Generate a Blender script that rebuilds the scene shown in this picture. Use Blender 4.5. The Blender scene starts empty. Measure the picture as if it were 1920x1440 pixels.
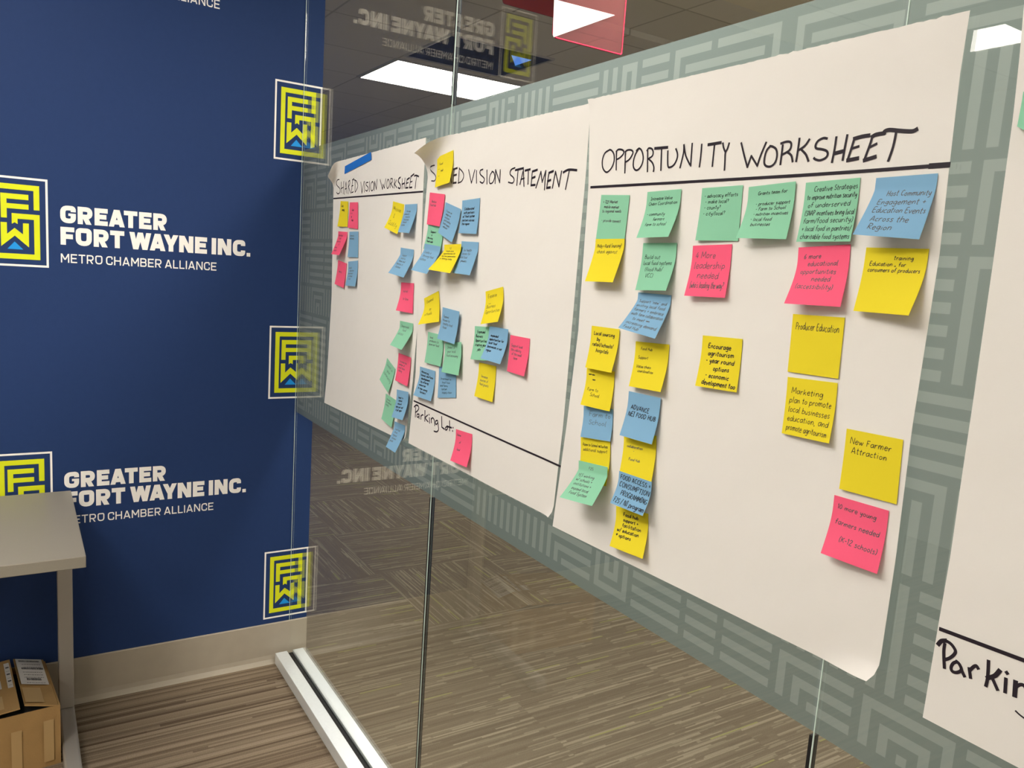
import bpy, bmesh, math, random
from mathutils import Vector, Matrix, noise

# ---------------------------------------------------------------- camera, light, exposure
scene = bpy.context.scene
COL = scene.collection
W, H, FPX = 1920.0, 1440.0, 1482.3
CAM = Vector((2.8264, -0.865, 1.5311))
RX = Vector((0.52787053, 0.84672716, 0.06637637))      # camera right
RY = Vector((0.15631816, -0.02004052, -0.98750342))    # camera down
RZ = Vector((-0.83481575, 0.53164979, -0.14293763))    # viewing direction
cam_data = bpy.data.cameras.new('camera')
cam_data.sensor_width = 36.0
cam_data.lens = 36.0 * FPX / W
cam_data.clip_start = 0.02
cam_data.clip_end = 60
cam = bpy.data.objects.new('camera', cam_data)
cam.matrix_world = Matrix(((RX.x, -RY.x, -RZ.x, CAM.x), (RX.y, -RY.y, -RZ.y, CAM.y), (RX.z, -RY.z, -RZ.z, CAM.z), (0, 0, 0, 1)))
COL.objects.link(cam)
scene.camera = cam
world = bpy.data.worlds.new('world')
world.use_nodes = True
world.node_tree.nodes['Background'].inputs[0].default_value = (0.8, 0.85, 0.9, 1)
world.node_tree.nodes['Background'].inputs[1].default_value = 0.03
scene.world = world
scene.view_settings.view_transform = 'Standard'
scene.view_settings.look = 'None'
scene.view_settings.exposure = -0.17
scene.view_settings.gamma = 1.0
scene.view_settings.use_curve_mapping = False
NEAR_POWER = 25.0        # brightness of the lit ceiling panels on the near side
BACK_POWER = 16.5
FAR_POWER = 27.0         # and on the far side of the glass
WARM = (1.0, 0.93, 0.84, 1)

# ---------------------------------------------------------------- helpers
def ray(px, py):
    d = RX * ((px - W / 2) / FPX) + RY * ((py - H / 2) / FPX) + RZ
    return d

def on_glass(px, py, y=0.0):
    d = ray(px, py)
    return CAM + d * ((y - CAM.y) / d.y)

def on_plane(px, py, p0, n):
    d = ray(px, py)
    return CAM + d * ((p0 - CAM).dot(n) / d.dot(n))

def on_x(px, py, x):
    d = ray(px, py)
    return CAM + d * ((x - CAM.x) / d.x)

def on_z(px, py, z):
    d = ray(px, py)
    return CAM + d * ((z - CAM.z) / d.z)

class MB:
    """collects faces, then links them as one mesh object"""
    def __init__(self):
        self.v = []; self.f = []; self.m = []
    def face(self, pts, mi=0):
        b = len(self.v)
        self.v += [tuple(p) for p in pts]
        self.f.append(tuple(range(b, b + len(pts)))); self.m.append(mi)
    def box(self, a, b, mi=0):
        x0, y0, z0 = a; x1, y1, z1 = b
        c = [(x0, y0, z0), (x1, y0, z0), (x1, y1, z0), (x0, y1, z0), (x0, y0, z1), (x1, y0, z1), (x1, y1, z1), (x0, y1, z1)]
        k = len(self.v); self.v += c
        for q in ((0, 3, 2, 1), (4, 5, 6, 7), (0, 1, 5, 4), (1, 2, 6, 5), (2, 3, 7, 6), (3, 0, 4, 7)):
            self.f.append(tuple(k + i for i in q)); self.m.append(mi)
    def grid(self, fn, nu, nv, mi=0, flip=False):
        k = len(self.v)
        for j in range(nv + 1):
            for i in range(nu + 1):
                self.v.append(tuple(fn(i / nu, j / nv)))
        for j in range(nv):
            for i in range(nu):
                q = (k + j * (nu + 1) + i, k + j * (nu + 1) + i + 1, k + (j + 1) * (nu + 1) + i + 1, k + (j + 1) * (nu + 1) + i)
                self.f.append(q[::-1] if flip else q); self.m.append(mi)
        return k
    def build(self, name, mats, parent=None, smooth=False, bevel=0.0, weld=False):
        me = bpy.data.meshes.new(name)
        me.from_pydata(self.v, [], self.f)
        if not isinstance(mats, (list, tuple)): mats = [mats]
        for m in mats: me.materials.append(m)
        me.polygons.foreach_set('material_index', self.m)
        if smooth: me.polygons.foreach_set('use_smooth', [True] * len(self.f))
        if weld:
            bm = bmesh.new(); bm.from_mesh(me)
            bmesh.ops.remove_doubles(bm, verts=bm.verts, dist=1e-5)
            bmesh.ops.recalc_face_normals(bm, faces=bm.faces)
            bm.to_mesh(me); bm.free()
        me.update()
        o = bpy.data.objects.new(name, me)
        COL.objects.link(o)
        if parent: o.parent = parent
        if bevel:
            b = o.modifiers.new('bevel', 'BEVEL'); b.width = bevel; b.segments = 2; b.limit_method = 'ANGLE'
        return o

def tag(o, label, cat, group=None):
    o['label'] = label; o['category'] = cat
    if group: o['group'] = group
    return o

def struct(o, label=None):
    o['kind'] = 'structure'
    if label: o['label'] = label
    return o

def empty(name, loc, rz=0.0):
    o = bpy.data.objects.new(name, None)
    o.location = loc; o.rotation_euler = (0, 0, rz); o.empty_display_size = 0.05
    COL.objects.link(o)
    return o

# ---------------------------------------------------------------- materials
def mat(name, col, rough=0.6, spec=0.3, metal=0.0, emit=None, strength=0.0, nvar=0.0, nscale=30.0, bump=0.0, bscale=200.0):
    m = bpy.data.materials.new(name); m.use_nodes = True
    nt = m.node_tree; p = nt.nodes['Principled BSDF']
    c = (*col, 1)
    p.inputs['Base Color'].default_value = c
    p.inputs['Roughness'].default_value = rough
    p.inputs['Specular IOR Level'].default_value = spec
    p.inputs['Metallic'].default_value = metal
    if emit:
        p.inputs['Emission Color'].default_value = (*emit, 1)
        p.inputs['Emission Strength'].default_value = strength
    if nvar or bump:
        tc = nt.nodes.new('ShaderNodeTexCoord')
    if nvar:
        nz = nt.nodes.new('ShaderNodeTexNoise'); nz.inputs['Scale'].default_value = nscale; nz.inputs['Detail'].default_value = 4
        nt.links.new(tc.outputs['Object'], nz.inputs['Vector'])
        mx = nt.nodes.new('ShaderNodeMix'); mx.data_type = 'RGBA'
        mx.inputs['A'].default_value = (*[x * (1 - nvar) for x in col], 1)
        mx.inputs['B'].default_value = (*[min(1, x * (1 + nvar)) for x in col], 1)
        nt.links.new(nz.outputs['Fac'], mx.inputs['Factor'])
        nt.links.new(mx.outputs['Result'], p.inputs['Base Color'])
    if bump:
        bz = nt.nodes.new('ShaderNodeTexNoise'); bz.inputs['Scale'].default_value = bscale
        nt.links.new(tc.outputs['Object'], bz.inputs['Vector'])
        bp = nt.nodes.new('ShaderNodeBump'); bp.inputs['Strength'].default_value = bump; bp.inputs['Distance'].default_value = 0.002
        nt.links.new(bz.outputs['Fac'], bp.inputs['Height'])
        nt.links.new(bp.outputs['Normal'], p.inputs['Normal'])
    return m

def glass_mat(name, tint, gloss_tint=(1, 1, 1), ior=1.5, body=None, bw=0.0):
    m = bpy.data.materials.new(name); m.use_nodes = True
    nt = m.node_tree; nt.nodes.clear()
    out = nt.nodes.new('ShaderNodeOutputMaterial')
    tr = nt.nodes.new('ShaderNodeBsdfTransparent'); tr.inputs[0].default_value = (*tint, 1)
    gl = nt.nodes.new('ShaderNodeBsdfGlossy'); gl.inputs['Color'].default_value = (*gloss_tint, 1); gl.inputs['Roughness'].default_value = 0.0
    geo = nt.nodes.new('ShaderNodeNewGeometry')
    mr = nt.nodes.new('ShaderNodeMapRange')
    mr.inputs['To Min'].default_value = ior; mr.inputs['To Max'].default_value = 1 / ior
    nt.links.new(geo.outputs['Backfacing'], mr.inputs['Value'])
    fr = nt.nodes.new('ShaderNodeFresnel')
    nt.links.new(mr.outputs['Result'], fr.inputs['IOR'])
    mx = nt.nodes.new('ShaderNodeMixShader')
    base = tr.outputs[0]
    if body:                                            # slightly milky coloured plastic
        df = nt.nodes.new('ShaderNodeBsdfDiffuse'); df.inputs[0].default_value = (*body, 1)
        m2 = nt.nodes.new('ShaderNodeMixShader'); m2.inputs[0].default_value = bw
        nt.links.new(base, m2.inputs[1]); nt.links.new(df.outputs[0], m2.inputs[2]); base = m2.outputs[0]
    nt.links.new(fr.outputs[0], mx.inputs[0]); nt.links.new(base, mx.inputs[1]); nt.links.new(gl.outputs[0], mx.inputs[2])
    nt.links.new(mx.outputs[0], out.inputs[0])
    return m

def film_mat(name, col, trans, tw):
    m = bpy.data.materials.new(name); m.use_nodes = True
    nt = m.node_tree; nt.nodes.clear()
    out = nt.nodes.new('ShaderNodeOutputMaterial')
    d = nt.nodes.new('ShaderNodeBsdfDiffuse'); d.inputs[0].default_value = (*col, 1)
    t = nt.nodes.new('ShaderNodeBsdfTranslucent'); t.inputs[0].default_value = (*trans, 1)
    mx = nt.nodes.new('ShaderNodeMixShader'); mx.inputs[0].default_value = tw
    nt.links.new(d.outputs[0], mx.inputs[1]); nt.links.new(t.outputs[0], mx.inputs[2]); nt.links.new(mx.outputs[0], out.inputs[0])
    return m

def paper_mat(name, col, rough=0.75, tw=0.12, var=0.03):
    """thin paper: diffuse with a little light coming through"""
    m = bpy.data.materials.new(name); m.use_nodes = True
    nt = m.node_tree; p = nt.nodes['Principled BSDF']
    p.inputs['Roughness'].default_value = rough; p.inputs['Specular IOR Level'].default_value = 0.15
    tc = nt.nodes.new('ShaderNodeTexCoord')
    nz = nt.nodes.new('ShaderNodeTexNoise'); nz.inputs['Scale'].default_value = 14; nz.inputs['Detail'].default_value = 5
    nt.links.new(tc.outputs['Object'], nz.inputs['Vector'])
    mx = nt.nodes.new('ShaderNodeMix'); mx.data_type = 'RGBA'
    mx.inputs['A'].default_value = (*[x * (1 - var) for x in col], 1); mx.inputs['B'].default_value = (*[min(1, x * (1 + var)) for x in col], 1)
    nt.links.new(nz.outputs['Fac'], mx.inputs['Factor']); nt.links.new(mx.outputs['Result'], p.inputs['Base Color'])
    if name == 'flip_chart_paper':
        bz = nt.nodes.new('ShaderNodeTexNoise'); bz.inputs['Scale'].default_value = 7; bz.inputs['Detail'].default_value = 3
        nt.links.new(tc.outputs['Object'], bz.inputs['Vector'])
        bp = nt.nodes.new('ShaderNodeBump'); bp.inputs['Strength'].default_value = 0.6; bp.inputs['Distance'].default_value = 0.012
        nt.links.new(bz.outputs['Fac'], bp.inputs['Height']); nt.links.new(bp.outputs['Normal'], p.inputs['Normal'])
    t = nt.nodes.new('ShaderNodeBsdfTranslucent'); t.inputs[0].default_value = (*col, 1)
    ms = nt.nodes.new('ShaderNodeMixShader'); ms.inputs[0].default_value = tw
    out = nt.nodes['Material Output']
    nt.links.new(p.outputs[0], ms.inputs[1]); nt.links.new(t.outputs[0], ms.inputs[2]); nt.links.new(ms.outputs[0], out.inputs[0])
    return m

def carpet_mat(name, base, dark, light, accent, row, seg, contrast, checker):
    """carpet tiles woven in thin rows of long dashes; quarter-turned tiles beyond x < -0.03 when checker"""
    m = bpy.data.materials.new(name); m.use_nodes = True
    nt = m.node_tree; p = nt.nodes['Principled BSDF']
    p.inputs['Roughness'].default_value = 0.95; p.inputs['Specular IOR Level'].default_value = 0.05
    N = nt.nodes.new; L = nt.links.new
    def math_(op, a, b=None, c=None):
        n = N('ShaderNodeMath'); n.operation = op
        for i, s in enumerate((a, b, c)):
            if s is None: continue
            if isinstance(s, (int, float)): n.inputs[i].default_value = s
            else: L(s, n.inputs[i])
        return n.outputs[0]
    tc = N('ShaderNodeTexCoord'); sp = N('ShaderNodeSeparateXYZ'); L(tc.outputs['Object'], sp.inputs[0])
    x, y = sp.outputs[0], sp.outputs[1]
    if checker:
        tx = math_('FLOOR', math_('DIVIDE', math_('ADD', x, 0.03), 0.615))
        ty = math_('FLOOR', math_('DIVIDE', math_('SUBTRACT', y, 0.02), 0.615))
        par = math_('PINGPONG', math_('ADD', tx, ty), 1.0)       # 0 or 1
        par = math_('SUBTRACT', 1.0, par) 
        inz = math_('LESS_THAN', x, -0.03)
        turn = math_('MULTIPLY', par, inz)
        tid = math_('ADD', math_('MULTIPLY', tx, 17.3), math_('MULTIPLY', ty, 5.7))
    else:
        turn = None; tid = None
    if turn is not None:
        nt_ = math_('SUBTRACT', 1.0, turn)
        across = math_('ADD', math_('MULTIPLY', x, nt_), math_('MULTIPLY', y, turn))
        along = math_('ADD', math_('MULTIPLY', y, nt_), math_('MULTIPLY', x, turn))
    else:
        across, along = x, y
    def dashes(rowh, length, seed):
        r = math_('FLOOR', math_('DIVIDE', across, rowh))
        wn = N('ShaderNodeTexWhiteNoise'); wn.noise_dimensions = '2D'
        cx = N('ShaderNodeCombineXYZ'); L(r, cx.inputs[0]); cx.inputs[1].default_value = seed
        if tid is not None: L(math_('ADD', tid, seed), cx.inputs[1])
        L(cx.outputs[0], wn.inputs['Vector'])
        off = math_('MULTIPLY', wn.outputs['Value'], 7.31)
        s = math_('FLOOR', math_('ADD', math_('DIVIDE', along, length), off))
        wn2 = N('ShaderNodeTexWhiteNoise'); wn2.noise_dimensions = '2D'
        c2 = N('ShaderNodeCombineXYZ'); L(r, c2.inputs[0]); L(math_('ADD', s, seed * 3.1), c2.inputs[1]); L(c2.outputs[0], wn2.inputs['Vector'])
        return wn2.outputs['Value'], wn.outputs['Value']
    d1, r1 = dashes(row, seg, 1.0)
    d2, r2 = dashes(row * 1.9, seg * 1.7, 5.0)
    v = math_('ADD', math_('MULTIPLY', d1, 0.6), math_('MULTIPLY', d2, 0.4))
    ramp = N('ShaderNodeValToRGB')
    e = ramp.color_ramp.elements
    e[0].position = 0.5 - contrast; e[0].color = (*dark, 1)
    e[1].position = 0.5 + contrast; e[1].color = (*light, 1)
    mid = ramp.color_ramp.elements.new(0.5 if not checker else 0.58); mid.color = (*base, 1)
    L(v, ramp.inputs[0])
    d3, r3 = dashes(row, seg * 0.8, 11.0)
    acc = math_('GREATER_THAN', d3, 0.985)
    mx = N('ShaderNodeMix'); mx.data_type = 'RGBA'
    L(acc, mx.inputs['Factor']); L(ramp.outputs[0], mx.inputs['A']); mx.inputs['B'].default_value = (*accent, 1)
    nz = N('ShaderNodeTexNoise'); nz.inputs['Scale'].default_value = 420; nz.inputs['Detail'].default_value = 2
    L(tc.outputs['Object'], nz.inputs['Vector'])
    mm = N('ShaderNodeMix'); mm.data_type = 'RGBA'; mm.blend_type = 'MULTIPLY'; mm.inputs['Factor'].default_value = 0.55
    L(mx.outputs['Result'], mm.inputs['A'])
    rr = N('ShaderNodeValToRGB'); rr.color_ramp.elements[0].position = 0.3; rr.color_ramp.elements[1].position = 0.7
    rr.color_ramp.elements[0].color = (0.5, 0.5, 0.5, 1); rr.color_ramp.elements[1].color = (1.25, 1.25, 1.25, 1)
    L(nz.outputs['Fac'], rr.inputs[0]); L(rr.outputs[0], mm.inputs['B'])
    L(mm.outputs['Result'], p.inputs['Base Color'])
    bp = N('ShaderNodeBump'); bp.inputs['Strength'].default_value = 0.5; bp.inputs['Distance'].default_value = 0.003
    L(nz.outputs['Fac'], bp.inputs['Height']); L(bp.outputs[0], p.inputs['Normal'])
    return m

def ceiling_mat(name, col, line, pitch, ox, oy):
    m = bpy.data.materials.new(name); m.use_nodes = True
    nt = m.node_tree; p = nt.nodes['Principled BSDF']
    p.inputs['Roughness'].default_value = 0.9; p.inputs['Specular IOR Level'].default_value = 0.1
    tc = nt.nodes.new('ShaderNodeTexCoord')
    mp = nt.nodes.new('ShaderNodeMapping'); mp.inputs['Location'].default_value = (ox, oy, 0)
    nt.links.new(tc.outputs['Object'], mp.inputs[0])
    br = nt.nodes.new('ShaderNodeTexBrick')
    br.offset = 0; br.inputs['Scale'].default_value = 1.0
    br.inputs['Brick Width'].default_value = pitch; br.inputs['Row Height'].default_value = pitch
    br.inputs['Mortar Size'].default_value = 0.006; br.inputs['Mortar Smooth'].default_value = 0.1
    br.inputs['Color1'].default_value = (*col, 1); br.inputs['Color2'].default_value = (*[c * 0.96 for c in col], 1); br.inputs['Mortar'].default_value = (*line, 1)
    nt.links.new(mp.outputs[0], br.inputs['Vector'])
    nt.links.new(br.outputs['Color'], p.inputs['Base Color'])
    return m

M = {
    'navy': mat('navy_wallcovering', (0.019, 0.043, 0.135), 0.6, 0.12, nvar=0.05, nscale=60, bump=0.15, bscale=500),
    'white_print': mat('white_print', (0.90, 0.88, 0.85), 0.6),
    'lime_print': mat('lime_print', (0.70, 0.76, 0.01), 0.6),
    'blue_print': mat('blue_print', (0.01, 0.30, 0.78), 0.6),
    'white_wall': mat('white_wall_paint', (0.70, 0.68, 0.63), 0.7),
    'far_wall': mat('grey_wall_paint', (0.30, 0.30, 0.29), 0.7),
    'base': mat('tan_rubber_base', (0.39, 0.345, 0.275), 0.45, 0.4, nvar=0.06, nscale=25),
    'alu': mat('brushed_aluminium', (0.88, 0.93, 0.96), 0.38, 0.5, 0.35, nvar=0.05, nscale=90),
    'rubber': mat('black_rubber', (0.012, 0.012, 0.013), 0.5),
    'glass': glass_mat('clear_glass', (0.965, 0.98, 0.972)),
    'edge': mat('polished_glass_edge', (0.60, 0.74, 0.68), 0.15, 0.6),
    'film': film_mat('frosted_film', (0.05, 0.072, 0.074), (0.245, 0.295, 0.282), 0.75),
    'film2': film_mat('frosted_film_pattern', (0.085, 0.112, 0.112), (0.345, 0.40, 0.38), 0.75),
    'paper': paper_mat('flip_chart_paper', (0.82, 0.805, 0.77), tw=0.06, var=0.015),
    'marker': mat('black_marker_ink', (0.02, 0.014, 0.022), 0.5, 0.3),
    'yellow': paper_mat('yellow_note_paper', (0.86, 0.72, 0.032)),
    'pink': paper_mat('pink_note_paper', (0.97, 0.13, 0.25)),
    'blue': paper_mat('blue_note_paper', (0.235, 0.46, 0.68)),
    'green': paper_mat('green_note_paper', (0.285, 0.64, 0.43)),
    'ink': mat('pen_ink', (0.02, 0.02, 0.03), 0.5),
    'tape': mat('blue_painters_tape', (0.012, 0.16, 0.60), 0.7, nvar=0.08, nscale=120, bump=0.3, bscale=600),
    'laminate': mat('warm_grey_laminate', (0.265, 0.242, 0.20), 0.4, 0.4, nvar=0.05, nscale=300),
    'silver': mat('silver_powder_coat', (0.42, 0.40, 0.37), 0.42, 0.5, 0.35),
    'card': mat('brown_cardboard', (0.44, 0.275, 0.115), 0.85, 0.1, nvar=0.10, nscale=18, bump=0.2, bscale=300),
    'card_in': mat('cardboard_edge', (0.28, 0.165, 0.075), 0.9, 0.1),
    'pack_tape': mat('tan_packing_tape', (0.52, 0.35, 0.16), 0.3, 0.5),
    'label': mat('white_label', (0.72, 0.69, 0.66), 0.55),
    'label_ink': mat('label_ink', (0.06, 0.06, 0.065), 0.6),
    'red_acrylic': glass_mat('red_acrylic', (0.84, 0.52, 0.52), (1, 0.9, 0.9), body=(0.55, 0.25, 0.25), bw=0.16),
    'red_edge': mat('red_acrylic_edge', (0.95, 0.04, 0.10), 0.3, 0.5),  # bright colour paints the light gathered at the cut edges
    'rust': mat('rust_red_acrylic', (0.30, 0.035, 0.02), 0.3, 0.5),
    'white_acrylic': mat('white_acrylic', (0.85, 0.85, 0.83), 0.3, 0.5, emit=(1, 0.98, 0.95), strength=0.3),  # glowing white paints a ceiling light reflected in the red sign
    'blue_glow': mat('blue_glow', (0.05, 0.15, 0.7), 0.3, 0.5, emit=(0.12, 0.32, 1.0), strength=0.8),  # glow stands in for a bluish light reflection by the ceiling opening
    'panel': mat('lit_diffuser', (0.8, 0.8, 0.8), 0.5, emit=WARM[:3], strength=NEAR_POWER),
    'panel_far': mat('lit_diffuser_far', (0.8, 0.8, 0.8), 0.5, emit=WARM[:3], strength=FAR_POWER),
    'panel_back': mat('lit_diffuser_back', (0.8, 0.8, 0.8), 0.5, emit=WARM[:3], strength=BACK_POWER),
    'fix': mat('white_fixture_metal', (0.62, 0.61, 0.58), 0.5),
    'dark_recess': mat('dark_recess', (0.05, 0.05, 0.05), 0.7),  # dark colour stands for the shade in the ceiling opening and carton
    'soffit': mat('beige_soffit', (0.88, 0.83, 0.70), 0.8),
    'carpet_near': carpet_mat('tan_striped_carpet', (0.235, 0.18, 0.125), (0.125, 0.091, 0.061), (0.31, 0.25, 0.18), (0.26, 0.2, 0.14), 0.0085, 2.6, 0.34, False),
    'carpet_far': carpet_mat('grey_dashed_carpet', (0.185, 0.152, 0.108), (0.165, 0.135, 0.096), (0.31, 0.27, 0.20), (0.28, 0.28, 0.11), 0.0058, 0.20, 0.40, True),
    'ceil': ceiling_mat('grey_ceiling_tile', (0.82, 0.79, 0.73), (0.56, 0.54, 0.49), 0.6096, 0.0, 0.10),
    'ceil_near': ceiling_mat('white_ceiling_tile', (0.62, 0.60, 0.56), (0.4, 0.39, 0.37), 0.6096, 0.2, 0.1),
}

# ---------------------------------------------------------------- lettering
def ribbon(pts, w):
    """2-D polyline -> quads of width w with mitred joints"""
    p = [Vector(q) for q in pts]
    q = [p[0]]
    for a in p[1:]:
        if (a - q[-1]).length > 1e-7: q.append(a)
    p = q
    if len(p) < 2:
        a = p[0]; h = w / 2
        return [[(a.x - h, a.y - h), (a.x + h, a.y - h), (a.x + h, a.y + h), (a.x - h, a.y + h)]]
    closed = (p[0] - p[-1]).length < 1e-7
    n = len(p); L = []; R = []
    for i in range(n):
        if closed and i in (0, n - 1):
            d0 = (p[-1] - p[-2]).normalized(); d1 = (p[1] - p[0]).normalized()
        else:
            d0 = (p[i] - p[i - 1]).normalized() if i else None
            d1 = (p[i + 1] - p[i]).normalized() if i < n - 1 else None
            d0 = d0 or d1; d1 = d1 or d0
        t = d0 + d1
        if t.length < 1e-4: t = Vector((-d0.y, d0.x))
        t.normalize()
        nn = Vector((-t.y, t.x))
        c = max(0.45, abs(nn.dot(Vector((-d0.y, d0.x)))))
        o = nn * (w / 2 / c)
        L.append(p[i] + o); R.append(p[i] - o)
    return [[L[i], R[i], R[i + 1], L[i + 1]] for i in range(n - 1)]

def rounded(pts, r, k=5):
    out = [Vector(pts[0])]
    for i in range(1, len(pts) - 1):
        a, b, c = Vector(pts[i - 1]), Vector(pts[i]), Vector(pts[i + 1])
        d0 = (a - b); d1 = (c - b); rr = min(r, d0.length * 0.5, d1.length * 0.5)
        s = b + d0.normalized() * rr; e = b + d1.normalized() * rr
        for j in range(k + 1):
            t = j / k
            out.append(s * (1 - t) ** 2 + b * 2 * t * (1 - t) + e * t * t)
    out.append(Vector(pts[-1]))
    return out

def sans(ch, h):
    """one capital of the wall lettering: cap height 7, half stroke h; returns (width, polygons)"""
    T, B = 7 - h, h
    o = []
    def P(pts, r=0): o.extend(ribbon(rounded(pts, r) if r else pts, 2 * h))
    def D(x0, y0, x1, y1):
        wx = 2 * h * math.hypot(x1 - x0, y1 - y0) / abs(y1 - y0) / 2
        o.append([(x0 - wx, y0), (x0 + wx, y0), (x1 + wx, y1), (x1 - wx, y1)])
    if ch == 'G':
        w = 5.6; R = w - h
        P([(R, 4.55), (R, T), (h, T), (h, B), (R, B), (R, 3.9)], 2.1)
        o.append([(2.9, 2.95), (w, 2.95), (w, 3.95), (2.9, 3.95)])
    elif ch == 'C':
        w = 5.3; R = w - h
        P([(R, 4.5), (R, T), (h, T), (h, B), (R, B), (R, 2.5)], 2.1)
    elif ch == 'O':
        w = 5.7; R = w - h
        P([(w / 2, T), (h, T), (h, B), (R, B), (R, T), (w / 2, T)], 2.3)
    elif ch == 'R':
        w = 5.5; R = w - 0.1 - h; m = 2.85 + h * 0.2
        P([(h, 0), (h, 7)]); P([(h, T), (R, T), (R, m), (h, m)], 1.9); D(w - 0.55 - h, 0, 2.4 + 0.2, m)
    elif ch == 'P':
        w = 5.3; R = w - h
        P([(h, 0), (h, 7)]); P([(h, T), (R, T), (R, 2.8), (h, 2.8)], 1.9)
    elif ch == 'B':
        w = 5.3; R = w - h
        P([(h, 0), (h, 7)]); P([(h, T), (R - 0.2, T), (R - 0.2, 3.6), (h, 3.6)], 1.4); P([(h, 3.6), (R, 3.6), (R, B), (h, B)], 1.5)
    elif ch == 'E':
        w = 4.9
        P([(h, 0), (h, 7)]); P([(h, T), (w, T)]); P([(h, B), (w, B)]); P([(h, 3.55), (w - 0.5, 3.55)])
    elif ch == 'F':
        w = 4.8
        P([(h, 0), (h, 7)]); P([(h, T), (w, T)]); P([(h, 3.3), (w - 0.5, 3.3)])
    elif ch == 'L':
        w = 4.4
        P([(h, 0), (h, 7)]); P([(h, B), (w, B)])
    elif ch == 'T':
        w = 5.2
        P([(w / 2, 0), (w / 2, 7)]); P([(0, T), (w, T)])
    elif ch == 'H':
        w = 5.6
        P([(h, 0), (h, 7)]); P([(w - h, 0), (w - h, 7)]); P([(h, 3.6), (w - h, 3.6)])
    elif ch == 'I':
        w = 2 * h; P([(h, 0), (h, 7)])
    elif ch == 'A':
        w = 6.0
        D(h, 0, w / 2 - 0.15 * h, 7); D(w - h, 0, w / 2 + 0.15 * h, 7); P([(1.4, 1.9), (w - 1.4, 1.9)])
    elif ch == 'Y':
        w = 5.6
        D(h, 7, w / 2, 2.6); D(w - h, 7, w / 2, 2.6); P([(w / 2, 0), (w / 2, 3.2)])
    elif ch == 'N':
        w = 5.7
        P([(h, 0), (h, 7)]); P([(w - h, 0), (w - h, 7)]); D(h * 1.15, 7, w - h * 1.15, 0)
    elif ch == 'M':
        w = 6.4
        P([(h, 0), (h, 7)]); P([(w - h, 0), (w - h, 7)]); D(h, 7, w / 2, 2.2); D(w - h, 7, w / 2, 2.2)
    elif ch == 'W':
        w = 8.2
        D(h, 7, 2.35, 0); D(2.35, 0, w / 2, 7); D(w / 2, 7, w - 2.35, 0); D(w - 2.35, 0, w - h, 7)
    elif ch == '.':
        w = 2 * h * 0.85; o.append([(0, 0), (w, 0), (w, w), (0, w)])
    else:
        return 2.0, []
    return w, o

KERN = {'WA': 1.15, 'AY': 1.25, 'AT': 0.95, 'EA': 0.25, 'YN': 0.25, 'FO': 0.2, 'RT': 0.2, 'OR': 0.0, 'LA': 0.2, 'AL': 0.1}

def sans_line(s, h, gap, space=0.7):
    x = 0; out = []; prev = ''
    for ch in s:
        if ch == ' ': x += space; prev = ''; continue
        w, o = sans(ch, h)
        x -= KERN.get(prev + ch, 0.0); prev = ch
        out += [[(q[0] + x, q[1]) for q in poly] for poly in o]
        x += w + gap
    return x - gap, out

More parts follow.
